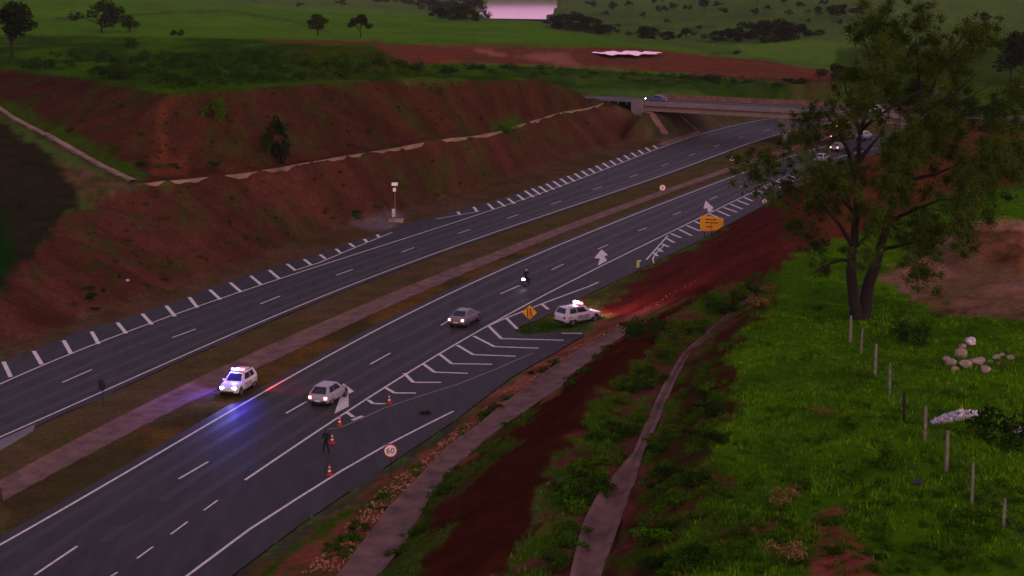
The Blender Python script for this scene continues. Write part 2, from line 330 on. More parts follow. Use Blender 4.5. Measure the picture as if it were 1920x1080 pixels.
def inpoly(X, Y, poly):
    r = np.zeros(X.shape, bool); n = len(poly)
    for i in range(n):
        x0, y0 = poly[i]; x1, y1 = poly[(i+1) % n]
        if y0 == y1: continue
        c = ((Y >= min(y0, y1)) & (Y < max(y0, y1))); c &= X < (x1-x0)*(Y-y0)/(y1-y0)+x0; r ^= c
    return r
poly_main = np.concatenate([main_left, main_right[::-1]]); poly_left = np.concatenate([left_left, left_right[::-1]])
on_road = inpoly(GX, GY, poly_main) | inpoly(GX, GY, poly_left)
def smooth(A, n=1):
    for _ in range(n):
        B_ = A.copy(); B_[1:-1, 1:-1] = (A[1:-1, 1:-1]*4 + A[:-2, 1:-1] + A[2:, 1:-1] + A[1:-1, :-2] + A[1:-1, 2:]) / 8; A = B_
    return A
GZ = smooth(GZ, 2)
far = GY > 420
hs = smooth(GZ.copy(), 8); GZ = np.where(far, hs, GZ)
rough = np.clip((np.abs(GZ) - .25) / 1.0, 0, 1)
GZ = GZ + rough * (fbm(GX, GY, .35, 4) - .5) * .9 * np.where(far, .8, 1) + np.where(far, (fbm(GX, GY, .02, 3) - .5) * 3.5, 0) * np.clip((GZ + 5) / 3, 0, 1)
_lk = [W(893,51,-6.4), W(1020,55,-6.4), W(1030,44,-6.4), W(1062,12,-6.4), W(1090,-25,-6.4), W(880,-25,-6.4), W(902,10,-6.4), W(896,30,-6.4)]
lkm = inpoly(GX + (fbm(GX, GY, .02, 3)-.5)*30, GY, [(p.x, p.y) for p in _lk]); GZ = np.where(lkm, -8.5, np.where(far & (GY > 1000), np.maximum(GZ, -5.8), GZ))
# rills down the cut faces
PX, PY = project(GX, GY, GZ)
cutp = inpoly(PX, PY, [(0,545),(130,400),(260,345),(640,295),(1147,194),(1215,250),(1000,322),(640,430),(0,655)]) | inpoly(PX, PY, [(0,135),(320,178),(650,155),(1010,152),(1110,190),(640,290),(260,330),(0,200)])
al = GX * .42 + GY * .9
GZ += np.where(cutp, (fbm(al, GX*0, .33, 3) - .5) * 1.3 * (.5 + fbm(GX, GY, .05, 2)) + (fbm(GX, GY, .7, 3) - .5) * .5, 0)
mnd = inpoly(PX, PY, [(1790,425),(1925,430),(1925,520),(1800,500)])
GZ += smooth(mnd.astype(float), 30) * (1.0 + .3*np.sin((GX*.35 + GY) * 1.1 + 3*fbm(GX, GY, .1, 2)) + fbm(GX, GY, .5, 3)*.9)
rr = on_road.copy()
for _ in range(1): rr[1:-1,1:-1] |= rr[:-2,1:-1] | rr[2:,1:-1] | rr[1:-1,:-2] | rr[1:-1,2:]
GZ = np.where(rr, np.minimum(GZ, -.05), GZ); GZ = np.where(on_road, -.15, GZ)
strip = lambda a, b, z: inpoly(GX, GY, np.concatenate([a, b[::-1]]))
Bw = xy(B, 1.0); Cw = xy(Cc, 1.0); Ew = xy(E_, 6.3); Fw = xy(F_, 6.3)
bsel = strip(bandU, bandL, 0); GZ = np.where(bsel, -.12, GZ)
GZ = np.where(strip(Bw, Cw, 0), .82, GZ); GZ = np.where(strip(Ew, Fw, 0), 5.9, GZ)
PX, PY = project(GX, GY, GZ)
def gz(x, y):
    i = int(np.clip(np.searchsorted(rows, y) - 1, 8, len(rows)-2)); f = (y - rows[i]) / (rows[i+1] - rows[i]); o_ = 0
    for r_, w_ in ((i, 1-f), (i+1, f)): o_ += w_ * float(np.interp(x, GX[r_], GZ[r_]))
    return o_
def ground_at(px, py):
    """where the ray through a pixel meets the terrain"""
    u = (px - 960) / FPX; v = (540 - py) / FPX; dy = CP + v*SP; dz = -SP + v*CP; lo = 50.0 / dy; t = lo
    while t * dy < 4000:
        if CH + dz*t < gz(u*t, dy*t): break
        lo = t; t *= 1.004
    hi = t
    for _ in range(14):
        m_ = (lo + hi) / 2
        if CH + dz*m_ < gz(u*m_, dy*m_): hi = m_
        else: lo = m_
    return Vector((u*hi, dy*hi, gz(u*hi, dy*hi)))
# colour zones: soil, pasture, verges
col = np.zeros(GX.shape + (3,)); col[:] = alb(58, 70, 32)
jx = (fbm(GX, GY, .5, 3) - .5) * 3.4; jy = (fbm(GX + 91, GY + 37, .5, 3) - .5) * 3.4
JX, JY = project(GX + jx, GY + jy, GZ)
N1 = fbm(GX, GY, .22, 4); N2 = fbm(GX + 50, GY - 20, .7, 3); N3 = fbm(GX - 33, GY + 11, .06, 3)
def zone(c, poly, c2=None, th=.5, s=N1, soft=.06, crisp=False):
    m_ = inpoly(PX if crisp else JX, PY if crisp else JY, poly); a = np.array(alb(*c))
    if c2 is None: col[m_] = a
    else:
        w = np.clip((s - th) / soft * .5 + .5, 0, 1)[..., None]; v_ = a * (1 - w) + np.array(alb(*c2)) * w; col[m_] = v_[m_]
zone((66,82,34), [(-400,-60),(2400,-60),(2400,170),(-400,170)], (54,68,32), .52, N3, .2)  # far hills greyed and lightened: distance haze put into the ground colour
zone((66,92,20), [(-400,-30),(1000,30),(1020,54),(1300,98),(1560,136),(1560,150),(-400,150)], (54,76,20), .5, N3, .3)
zone((74,46,40), [(1290,104),(1420,112),(1560,136),(1580,160),(1500,160),(1400,150),(1290,142)], (50,40,26), .5, N1, .2)
for ln_ in ([(1055,52),(1180,44),(1330,62),(1500,50)],[(1280,52),(1345,46),(1342,49),(1280,55)],[(1100,26),(1300,34),(1560,20)],[(1330,100),(1500,84),(1600,96)],[(100,34),(420,18),(560,40),(620,60)]):
    zone((44,54,28), ln_ + [(x, y+3) for x, y in ln_[::-1]])
zone((76,94,34), [(1380,84),(1500,72),(1600,84),(1560,120),(1400,104)], (66,84,28), .5, N3, .3); zone((74,86,42), [(1600,0),(1920,-10),(1920,60),(1700,40)], (62,76,36), .5, N3, .3)
zone((32,48,10), [(-400,66),(120,66),(520,74),(760,80),(900,120),(1120,140),(1200,168),(1060,172),(-400,182)], (48,70,12), .54, fbm(GX, GY*.45, .09, 4), .12)
zone((52,44,12), [(540,90),(700,85),(760,100),(820,140),(560,150)], (36,56,8), .52)
zone((84,44,36), [(500,74),(640,76),(720,78),(730,86),(500,80)], (60,56,20), .55)
zone((98,44,42), [(770,84),(900,84),(1060,88),(1200,90),(1400,112),(1560,134),(1560,150),(1420,146),(1300,138),(1100,128),(900,118),(760,120),(700,86)], (78,44,34), .5, N1, .2)
zone((130,74,70), [(895,90),(950,102),(940,106),(890,96)]); zone((120,66,64), [(980,102),(1060,98),(1090,126),(1040,120),(970,108)])
zone((42,58,18), [(840,118),(1100,130),(1300,145),(1500,160),(1500,172),(1200,168),(1060,160)], (30,44,12), .5)
zone((46,62,14), [(1570,90),(2100,100),(2100,420),(1500,420),(1490,250),(1300,168),(1560,168)], (38,52,12), .5)
zone((78,34,28), [(1500,240),(1700,205),(1760,210),(1920,250),(1920,345),(1750,365),(1600,480),(1480,520)], (56,40,18), .55, N1, .2)
zone((58,84,8), [(1340,480),(1500,470),(1600,440),(1760,400),(2000,330),(2100,430),(2100,1200),(1180,1200),(1290,900),(1360,700),(1380,620)], (42,62,6), .5, N1, .35)
zone((118,74,72), [(1650,520),(1720,480),(1790,420),(1860,410),(2100,430),(2100,625),(1880,600),(1750,585)], (92,62,52), .5)
zone((66,40,28), [(1790,430),(1930,430),(1930,510),(1850,500)], (94,54,44), .5, N2, .1)
ST = fbm(al, GY*.03, .3, 4)
zone((64,31,28), [(0,128),(100,140),(320,177),(650,152),(1010,150),(1060,163),(1160,194),(1147,200),(783,272),(480,328),(260,345),(200,330),(0,190),(-300,60)], (50,26,23), .5, ST, .2)
zone((86,38,32), [(300,190),(322,190),(300,330),(280,330)]); zone((82,38,30), [(300,300),(350,290),(345,330),(298,330)], (64,26,22), .5)
zone((44,42,16), [(395,170),(420,180),(430,220),(480,290),(460,300),(400,230)], (60,26,22), .5)
ST = fbm(al, GY*.03, .3, 4)
zone((74,36,36), [(-200,800),(0,545),(130,402),(175,378),(260,349),(480,325),(783,272),(1147,198),(1230,250),(1160,268),(1000,324),(735,408),(480,486),(160,596),(0,655)], (56,28,26), .5, ST, .2)
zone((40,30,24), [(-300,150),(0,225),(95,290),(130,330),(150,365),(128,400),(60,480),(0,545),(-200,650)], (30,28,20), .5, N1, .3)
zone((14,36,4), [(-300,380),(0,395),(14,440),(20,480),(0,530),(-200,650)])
zone((54,40,36), [(1195,200),(1330,208),(1318,250),(1240,268)], (42,40,26), .5, N2, .2)
for poly_, th_ in (([(0,128),(100,140),(320,177),(650,152),(1010,150),(1060,163),(1160,194),(1147,200),(783,272),(480,328),(260,345),(200,330),(0,190),(-300,60)], .6), ([(-200,800),(0,545),(130,402),(175,378),(260,349),(480,325),(783,272),(1147,198),(1230,250),(1160,268),(1000,324),(735,408),(480,486),(160,596),(0,655)], .63)):
    m_ = inpoly(JX, JY, poly_); w_ = np.clip((N1*.6 + N2*.4 - th_ + .06) / .08, 0, .75)[..., None]; col[m_] = (col*(1-w_) + np.array(alb(44,44,20))*w_)[m_]
zone((64,44,38), [(-100,150),(0,200),(160,283),(265,338),(240,350),(150,300),(0,220),(-100,176)], (50,48,24), .5, N2, .1)
zone((42,58,12), [(-100,140),(30,196),(170,270),(285,330),(250,335),(160,284),(0,200)]); zone((88,56,52), [(95,290),(150,318),(250,350),(175,378),(150,365),(130,330)], (56,50,24), .5, N2, .1)
zone((38,62,8), [(915,238),(975,222),(985,230),(925,246)])
zone((66,50,38), [(1147,194),(1200,205),(1240,262),(1225,275),(1160,266),(1215,250)], (48,46,22), .5)
zone((74,48,42), [(0,651),(160,591),(480,481),(640,424),(735,401),(900,349),(1000,319),(1210,246),(1240,262),(1230,280),(740,440),(0,700)], (64,44,32), .5)
zone((92,70,84), [(650,418),(735,398),(760,405),(735,432),(690,430)], crisp=True)
zone((80,54,46), [(-300,1100),(-100,860),(0,812),(227,712),(333,660),(573,563),(640,536),(873,448),(1040,387),(1211,334),(1397,265),(1520,234),(1700,205),(1700,262),(1360,345),(1040,470),(640,668),(0,1050)], (62,54,32), .52, N1, .3)
zone((84,54,34), [(0,935),(383,745),(640,606),(1000,455),(1000,480),(0,1010)], (58,44,30), .5)
zone((82,60,62), [(1240,262),(1310,247),(1440,220),(1440,226),(1310,254),(1245,276)]); zone((70,50,44), [(1310,213),(1440,212),(1440,222),(1310,246)], (52,46,28), .5)
zone((104,50,46), [(400,1120),(560,985),(700,890),(850,790),(960,706),(1095,620),(1230,560),(1330,500),(1330,540),(1247,578),(1180,623),(1067,707),(920,817),(720,1070),(600,1150)], (62,52,30), .54, N2, .14)
zone((58,50,44), [(380,1120),(430,1080),(700,890),(850,790),(870,790),(560,1010),(460,1100)]); zone((44,62,14), [(470,1100),(560,1010),(700,920),(720,930),(560,1040),(500,1100)], (84,46,40), .55, N2, .1)
zone((118,66,60), [(905,740),(1000,680),(1130,600),(1240,560),(1240,573),(1090,653),(993,723),(900,770)], (88,44,40), .5, N2, .2)
zone((74,28,26), [(1225,495),(1300,465),(1480,350),(1620,290),(1640,330),(1560,400),(1500,480),(1430,520),(1330,545),(1240,570),(1150,600),(1130,580)], (58,24,24), .5, N1, .25)
zone((42,60,14), [(965,625),(990,606),(1030,596),(1045,606),(1060,624),(1040,640),(960,640)], (34,50,10), .5, N2, .2)
zone((50,58,18), [(1090,560),(1190,510),(1215,512),(1130,565)], (66,44,32), .5, N2, .1)
zone((56,20,16), [(700,1120),(720,1070),(847,883),(973,780),(1180,623),(1330,535),(1400,540),(1215,660),(1118,775),(1062,825),(950,1080),(920,1120)], (46,18,14), .5, N1, .3)
zone((44,58,18), [(760,1010),(847,885),(1000,762),(1020,775),(900,880),(760,1075),(700,1120),(690,1090)], (60,30,24), .6, N2, .12)
zone((76,36,38), [(925,1120),(955,1075),(1035,920),(1065,820),(1145,720),(1250,612),(1330,545),(1440,505),(1450,560),(1290,700),(1200,900),(1130,1120)], (44,64,10), .53, N2, .1)
zone((52,24,20), [(1130,1120),(1200,900),(1290,690),(1420,560),(1440,560),(1390,640),(1365,720),(1350,820),(1330,900),(1290,1000),(1230,1120)], (44,46,14), .58, N2, .12)
zone((104,42,46), [(1500,980),(1560,960),(1660,1040),(1640,1090),(1540,1090)], (40,62,6), .5, N2, .1); zone((84,34,36), [(1330,880),(1380,870),(1390,930),(1320,940)], (40,60,8), .5, N2, .1)
zone((84,34,38), [(1330,980),(1480,960),(1490,1020),(1350,1030)], (40,60,8), .5, N2, .1); zone((70,32,28), [(1200,880),(1300,870),(1280,1000),(1180,1110)], (44,50,16), .52, N2, .1)
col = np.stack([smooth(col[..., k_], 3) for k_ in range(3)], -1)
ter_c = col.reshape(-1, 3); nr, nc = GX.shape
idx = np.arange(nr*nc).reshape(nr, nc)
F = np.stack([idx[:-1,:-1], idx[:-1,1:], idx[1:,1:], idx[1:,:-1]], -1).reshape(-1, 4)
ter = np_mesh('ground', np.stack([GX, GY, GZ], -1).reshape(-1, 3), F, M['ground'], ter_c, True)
tag(ter, 'red earth cuttings and green pasture around the highway', kind='structure')

# ---------------------------------------------------------------- asphalt
def asphalt():
    m = bpy.data.materials.new('asphalt'); m.use_nodes = True; n = m.node_tree; b = n.nodes['Principled BSDF']; b.inputs['Roughness'].default_value = .7; b.inputs['Specular IOR Level'].default_value = .22
    t = n.nodes.new('ShaderNodeTexCoord'); cols_ = [alb(27, 22, 29), alb(47, 39, 49)]
    x = n.nodes.new('ShaderNodeTexNoise'); x.inputs['Scale'].default_value = .35; x.inputs['Detail'].default_value = 8; x.inputs['Roughness'].default_value = .6
    mp_ = n.nodes.new('ShaderNodeMapping'); mp_.inputs['Rotation'].default_value = (0, 0, R(25)); mp_.inputs['Scale'].default_value = (3.2, .5, 1)
    r_ = n.nodes.new('ShaderNodeValToRGB'); e = r_.color_ramp.elements; e[0].position = .3; e[1].position = .72; e[0].color = (*cols_[0], 1); e[1].color = (*cols_[1], 1)
    y = n.nodes.new('ShaderNodeTexNoise'); y.inputs['Scale'].default_value = 14; y.inputs['Detail'].default_value = 3
    mr = n.nodes.new('ShaderNodeMapRange'); mr.inputs['To Min'].default_value = .78; mr.inputs['To Max'].default_value = 1.22
    s = n.nodes.new('ShaderNodeVectorMath'); s.operation = 'SCALE'
    n.links.new(t.outputs['Object'], mp_.inputs[0]); n.links.new(mp_.outputs[0], x.inputs['Vector']); n.links.new(x.outputs['Fac'], r_.inputs['Fac'])
    n.links.new(t.outputs['Object'], y.inputs['Vector']); n.links.new(y.outputs['Fac'], mr.inputs['Value'])
    n.links.new(r_.outputs[0], s.inputs[0]); n.links.new(mr.outputs[0], s.inputs['Scale']); n.links.new(s.outputs[0], b.inputs['Base Color'])
    return m
M['asphalt'] = asphalt()
def tri_sheet(name, poly, z, m):
    from mathutils.geometry import tessellate_polygon
    v3 = [Vector((p[0], p[1], z)) for p in poly]; tr = tessellate_polygon([v3])
    me = bpy.data.meshes.new(name); n = len(v3); low = [Vector((p[0], p[1], z - .12)) for p in poly]
    side = [(i, (i+1) % n, n+(i+1) % n, n+i) for i in range(n)]
    me.from_pydata(v3 + low, [], [tuple(t) for t in tr] + side); me.materials.append(m)
    bm = bmesh.new(); bm.from_mesh(me)
    for f in bm.faces:
        f.normal_update()
        if abs(f.normal.z) > .5 and f.normal.z < 0: f.normal_flip()
    bm.to_mesh(me); bm.free()
    o = bpy.data.objects.new(name, me); C.objects.link(o); return o
def clip(l, y0, y1): return l[(l[:, 1] >= y0) & (l[:, 1] <= y1)]
tag(tri_sheet('main_carriageway', poly_main, 0, M['asphalt']), kind='structure')
tag(tri_sheet('opposite_carriageway', poly_left, 0, M['asphalt']), kind='structure')
def ribbon_mb(mb, l, w, z=.006, y0=None, y1=None):
    l = np.asarray(l, float)
    if y0 is not None:
        ys = np.linspace(y0, y1, max(2, int(abs(y1-y0)/3)+2)); l = np.stack([np.interp(ys, l[:,1], l[:,0]), ys], 1)
    a = off(l, -w/2); b = off(l, w/2); n = len(l)
    mb.add([(p[0], p[1], z) for p in a] + [(p[0], p[1], z) for p in b], [(i, n+i, n+i+1, i+1) for i in range(n-1)])
def seg(mb, p, q, w, z=.006):
    ribbon_mb(mb, [(p[0], p[1]), (q[0], q[1])], w, z)
def Yof(px, py): return W(px, py).y
def mixline(a, b, f, y0, y1):
    ys = np.arange(y0, y1, 4.0); return np.stack([np.interp(ys, a[:,1], a[:,0])*(1-f) + np.interp(ys, b[:,1], b[:,0])*f, ys], 1)
tm = MB()
for a_, b_ in ((L1, L2), (L2, L3)):
    for f_ in (.27, .72): ribbon_mb(tm, mixline(a_, b_, f_, max(a_[0,1], b_[0,1])+1, 312), .62, .0022)
for a_, b_ in ((M1, M2), (M2, M3)):
    for f_ in (.27, .72): ribbon_mb(tm, mixline(a_, b_, f_, max(a_[0,1], b_[0,1])+1, 350), .62, .0022)
M['track'] = mat('tyre_darkened_asphalt', alb(33, 27, 35), .62, var=.25, scale=.8)
tag(tm.build('wheel_tracks', M['track']), kind='structure')
pm_ = MB(); q_ = random.Random(21)
for x, y in ((250,960),(760,640),(560,860),(1000,590),(1180,440),(420,640),(820,470),(140,760),(680,900),(1040,545)):
    p = W(x, y); t_ = Vector((.42, .9)).normalized() if x < 900 else Vector((.55, .83)); n_ = Vector((t_.y, -t_.x)); l_, w_ = q_.uniform(2, 5), q_.uniform(.5, 1.2)
    pm_.add([(p.x + t_.x*a + n_.x*b, p.y + t_.y*a + n_.y*b, .0036) for a, b in ((-l_,-w_),(l_,-w_*.9),(l_*.96,w_),(-l_*.9,w_))], [(0,1,2,3)])
M['patch'] = mat('asphalt_repair', alb(37, 31, 38), .8, var=.2, scale=2)
tag(pm_.build('asphalt_patches', M['patch']), kind='structure')
mk = MB()                                     # painted edge lines and dashes
ribbon_mb(mk, L1, .2); ribbon_mb(mk, L3, .2, y0=Yof(460,900), y1=316); ribbon_mb(mk, M1, .17); ribbon_mb(mk, M3, .17)
L4 = xy([(240,1165),(353,1078),(467,993),(560,933),(640,883),(720,837),(800,796),(850,771)]); ribbon_mb(mk, L4, .2)
L2s=[(65,1078),(335,898),(536,775),(694,683),(827,610),(938,551),(1034,506),(1121,467),(1197,433),(1262,403),(1330,374),(1388,350)]
L2e=[(145,1024),(390,866),(575,753),(732,662),(855,592),(975,535),(1057,495),(1140,459),(1213,427),(1277,397),(1345,368),(1400,345)]
for a, b in zip(L2s, L2e): seg(mk, W(*a), W(*b), .17)
M2s=[(117,717),(323,633),(488,570),(630,516),(752,473),(858,438),(950,410),(1033,383)]; M2e=[(172,693),(367,617),(525,555),(662,505),(777,464),(882,430),(972,402),(1052,377)]
for a, b in zip(M2s, M2e): seg(mk, W(*a), W(*b), .16)
y = Yof(1033,383) + 15
while y < 350: ribbon_mb(mk, M2, .16, y0=y, y1=y+3.6); y += 15
for a, b in [((200,1086),(220,1073)),((257,1047),(287,1025)),((320,1002),(352,978)),((382,957),(408,938))]: seg(mk, W(*a), W(*b), .13)
tag(mk.build('road_lines', M['paint']), kind='structure')
hk = MB()                                     # hatching and arrows
t4 = [((20,955),(60,1040)),((190,895),(235,970)),((358,835),(400,910)),((515,785),(555,855)),((660,735),(710,795)),((800,685),(855,745)),((935,640),(985,700)),((1065,592),(1110,650)),((1180,550),(1240,605)),((1295,510),(1355,562)),((1410,472),(1470,522)),((1515,440),(1570,487)),((1615,405),(1660,440)),((1710,378),(1750,410)),((1800,352),(1830,375)),((1890,320),(1915,342))]
for a, b in t4: seg(hk, W(a[0]/3, 360+a[1]/3), W(b[0]/3, 360+b[1]/3), .36, .009)
for a, b in [((655,456),(664,463)),((683,448),(688,454)),((707,440),(712,446))]: seg(hk, W(*a), W(*b), .4, .009)
ribbon_mb(hk, xy([(550,508),(600,492),(640,475),(690,454),(735,436)]), .18, .009); ribbon_mb(hk, xy([(817,411),(860,403),(900,396)]), .18, .009)
for a, b in [((858,397),(863,403)),((888,388),(895,397)),((915,382),(925,392)),((933,377),(947,387)),((952,372),(965,382)),((970,365),(983,375))]: seg(hk, W(*a), W(*b), .4, .009)
for k in range(19):
    t = k / 18; bx = 1000 + 232*t; by = np.interp(bx, [1000,1040,1140,1240], [369.5,355,315,275]); l_ = 13 - 6*t
    seg(hk, W(bx - l_*1.2, by - l_*.9), W(bx, by), .42, .009)
for a, b in [((1258,438),(1277,446)),((1273,430),(1297,442)),((1288,423),(1312,433)),((1303,415),(1326,426)),((1316,408),(1340,418)),((1330,401),(1354,411)),((1345,395),(1368,405)),((1357,389),(1382,398)),((1370,383),(1392,392)),((1383,376),(1404,384)),((1395,370),(1411,377)),((1408,363),(1428,371)),((1420,357),(1440,364)),((1432,351),(1452,358)),((1444,345),(1464,352)),((1456,340),(1476,346)),((1468,334),(1488,340)),((1480,329),(1498,335)),
             ((1250,447),(1264,455)),((1240,457),(1254,463)),((1233,466),(1242,472)),((1226,474),(1233,480))]: seg(hk, W(*a), W(*b), .38, .009)
ribbon_mb(hk, xy([(1212,487),(1252,442)]), .2, .009); ribbon_mb(hk, xy([(1226,494),(1224,485),(1229,476),(1246,459)]), .16, .0065)
for tri in [[(917,612),(940,635),(1057,638)],[(888,630),(927,650),(1010,653)],[(857,647),(887,665),(967,668)],[(823,663),(847,682),(923,683)],[(793,682),(815,698),(877,700)],[(758,700),(775,717),(827,717)],[(723,727),(740,737),(780,737)],[(690,750),(700,757),(723,757)]]:
    P_ = WL(tri); seg(hk, P_[0], P_[1], .3, .009); seg(hk, P_[1], P_[2], .3, .010)
for a, b in [((650,773),(663,782)),((660,788),(680,780)),((950,597),(970,617)),((1016,570),(1028,580)),((1053,625),(1092,625))]: seg(hk, W(*a), W(*b), .32, .009)
ribbon_mb(hk, xy([(1122,529),(1107,536),(1023,567),(940,600),(905,616)][::-1]), .22, .008)
arrows = [[(644,719),(664,734),(653,739),(654,762),(627,776),(640,739),(630,740)],
          [(1128,468),(1140,478),(1133,481),(1138,489),(1121,498),(1125,485),(1114,484)],
          [(1323,376),(1339,391),(1333,391),(1337,395),(1327,398),(1327,391),(1319,391)]]
from mathutils.geometry import tessellate_polygon
for A in arrows:
    v3 = [Vector((p.x, p.y, .012)) for p in WL(A)]; hk.add(v3, [tuple(t) for t in tessellate_polygon([v3])])
tag(hk.build('road_hatching', M['paint']), kind='structure')
wk = MB()
ribbon_mb(wk, xy([(608,806),(640,801),(680,784),(720,765),(790,742),(860,720),(930,692),(975,672),(1000,662)]), .12, .007)
tag(wk.build('worn_road_lines', M['wornpaint']), kind='structure')
def band(name, a, b, z, m, depth=0., lip=.25):
    """concrete drain channel: two lips and a sunken bed"""
    n = len(a); a = np.asarray(a); b = np.asarray(b); d = (b - a); ln = np.linalg.norm(d, axis=1)[:, None]; d = d / ln
    ring = [(a, z-.4), (a, z+.06), (a + d*lip, z+.06), (a + d*(lip+.35), z-depth), (b - d*(lip+.35), z-depth), (b - d*lip, z+.06), (b, z+.06), (b, z-.4)]
    v = [(p[0], p[1], zz) for l, zz in ring for p in l]; f = [(k*n+i, (k+1)*n+i, (k+1)*n+i+1, k*n+i+1) for k in range(7) for i in range(n-1)]
    return MB().add(v, f).build(name, m)
def resamp(l, n): 
    l = np.asarray(l); s = np.r_[0, np.cumsum(np.linalg.norm(np.diff(l, axis=0), axis=1))]; t = np.linspace(0, s[-1], n)
    return np.stack([np.interp(t, s, l[:, 0]), np.interp(t, s, l[:, 1])], 1)
bu = resamp(bandU, 90); bl = resamp(bandL, 90)
tag(band('median_drain', bu, bl, .02, M['gutter'], .1, .2), kind='structure')
tag(band('verge_gutter', resamp(Bw[:-1], 60), resamp(np.concatenate([Cw[:-2], [Cw[-2]*.5+Cw[-3]*.5 + 0*Cw[-2]]]) if False else Cw[:-1], 60), 1.0, M['gutter'], .05, .2), kind='structure')
tag(band('berm_channel', resamp(Ew, 60), resamp(Fw, 60), 6.3, M['gutter'], .22, .22), kind='structure')
s_ = WL([(-30,843),(0,826),(66,797),(63,808),(0,846),(-30,860)]); tag(MB().prism([(p.x, p.y) for p in s_], -.1, .05).build('drain_inlet_slab', M['bridge']), kind='structure')

def kerb(name, pts, w, n=160, h=.12, wob=0):
    """thin concrete drain following the surface of the slope"""
    l = resamp(np.array([[p.x, p.y] for p in pts]), n); l = l + (np.random.default_rng(4).normal(size=l.shape) * wob); a = off(l, -w/2); b = off(l, w/2); v = []
    zs = np.array([max(gz(p[0], p[1]), gz(q_[0], q_[1])) for p, q_ in zip(a, b)]); zs = np.convolve(np.pad(zs, 9, 'edge'), np.ones(19)/19, 'valid') + h
    for p, q_, z in zip(a, b, zs): v += [(p[0], p[1], z), (q_[0], q_[1], z), (q_[0], q_[1], z-.6), (p[0], p[1], z-.6)]
    f = [(4*i+k, 4*i+(k+1) % 4, 4*i+4+(k+1) % 4, 4*i+4+k) for i in range(n-1) for k in range(4)]
    return tag(MB().add(v, f).build(name, M['kerb']), kind='structure')
M['kerb'] = mat('worn_drain_concrete', alb(112, 82, 80), .9, var=.45, scale=.35)
kerb('berm_drain', WL(crest[5:]), .26); kerb('side_drain', WL([(-40,182,12.3),(0,207,11.8),(160,291,9.4),(250,340,8.1)]), .85)
# water
def water(name, pts, z, rough=.04):
    v3 = [Vector((p[0], p[1], z)) for p in pts]; me = bpy.data.meshes.new(name); me.from_pydata(v3, [], [tuple(t) for t in tessellate_polygon([v3])])
    m = bpy.data.materials.new(name); m.use_nodes = True; n = m.node_tree; b = n.nodes['Principled BSDF']
    b.inputs['Base Color'].default_value = (.05, .04, .05, 1); b.inputs['Roughness'].default_value = rough; b.inputs['Metallic'].default_value = .9; b.inputs['Base Color'].default_value = (.75, .66, .7, 1)
    x = n.nodes.new('ShaderNodeTexNoise'); x.inputs['Scale'].default_value = .05; t = n.nodes.new('ShaderNodeTexCoord'); k = n.nodes.new('ShaderNodeBump'); k.inputs['Strength'].default_value = .15; k.inputs['Distance'].default_value = .3
    n.links.new(t.outputs['Object'], x.inputs['Vector']); n.links.new(x.outputs['Fac'], k.inputs['Height']); n.links.new(k.outputs[0], b.inputs['Normal'])
    me.materials.append(m); o = bpy.data.objects.new(name, me); C.objects.link(o)
    bm = bmesh.new(); bm.from_mesh(me)
    for f in bm.faces:
        f.normal_update()
        if f.normal.z < 0: f.normal_flip()
    bm.to_mesh(me); bm.free(); return o
tag(water('lake_water', [(-260,1020),(160,1020),(300,1500),(320,2900),(-420,2900),(-260,1500)], -6.4), kind='structure')
cw_ = WL([(880,37.5,-6.4),(1030,39.5,-6.4)]); tag(MB().tube([(p.x, p.y, -6.3) for p in cw_], 1.3, 8).build('causeway', M['cloth']), kind='structure')
pc = ground_at(1177, 104)
pond = [(pc.x + 9.6*math.cos(t)*(1+.12*math.sin(5*t)), pc.y + 10*math.sin(t)*(1+.35*math.cos(9*t)+.25*math.sin(17*t))) for t in np.linspace(0, 2*math.pi, 80)[:-1]]
tag(water('pond_water', pond, pc.z + .75), kind='structure')
# ---------------------------------------------------------------- overpass
br = thing('overpass', 'grey concrete road bridge crossing over both carriageways', 'bridge', (BO.x, BO.y, 0), math.atan2(BA.y, BA.x))
BL, BW, DZ = 53.5, 11.6, 6.6
def bx(name, x0, x1, y0, y1, z0, z1, m, parent=br, bev=0): return MB().box(x0, x1, y0, y1, z0, z1).build(name, m, parent, bevel=bev)
bx('deck', 0, BL, 0, BW, 6.2, DZ, M['bridge'])
def parapet(y0, y1, hh, mt):
    m_ = MB(); m_.box(-1, BL+1, y0, y1, DZ-.5, DZ+hh)
    return m_.build('parapet', mt, br)
parapet(-.25, .1, .42, M['bridge']); parapet(BW-.12, BW+.2, .95, M['gutter'])
MB().tube([(-1,-.1,DZ+.75),(BL+1,-.1,DZ+.75)], .05, 6).build('hand_rail', M['metal'], br)
for k in range(5): bx('girder', .6, BL-.6, .55 + k*2.45, 1.05 + k*2.45, 5.0, 6.195, M['girder'])
pier = W(1462, 272) - Vector((BO.x, BO.y, 0)); px_, py_ = pier.dot(BA), pier.dot(BP)
def pier_at(x):
    MB().add([(x-1,.1,4.95),(x+1,.1,4.95),(x+1,BW-.1,4.95),(x-1,BW-.1,4.95),(x-.8,.6,3.7),(x+.8,.6,3.7),(x+.8,BW-.6,3.7),(x-.8,BW-.6,3.7)],
             [(0,1,2,3),(4,7,6,5),(0,4,5,1),(1,5,6,2),(2,6,7,3),(3,7,4,0)]).build('pier_cap', M['bridge'], br)
    for y in (1.6, 5.8, 10): MB().tube([(x,y,-.3),(x,y,3.75)], .5, 16).build('column', M['bridge'], br, smooth=True)
pier_at(px_)
bx('abutment', -1.6, .55, .1, BW-.1, 3.6, 6.19, M['bridge']); bx('abutment', BL-.55, BL+1.6, .1, BW-.1, 2.2, 6.19, M['bridge'])
bx('wing_wall', -2.2, .3, -.55, -.26, 3.9, 7.2, M['bridge'])
bx('wing_wall', BL-.3, BL+3.6, -.55, -.26, 1.5, 6.9, M['bridge'])
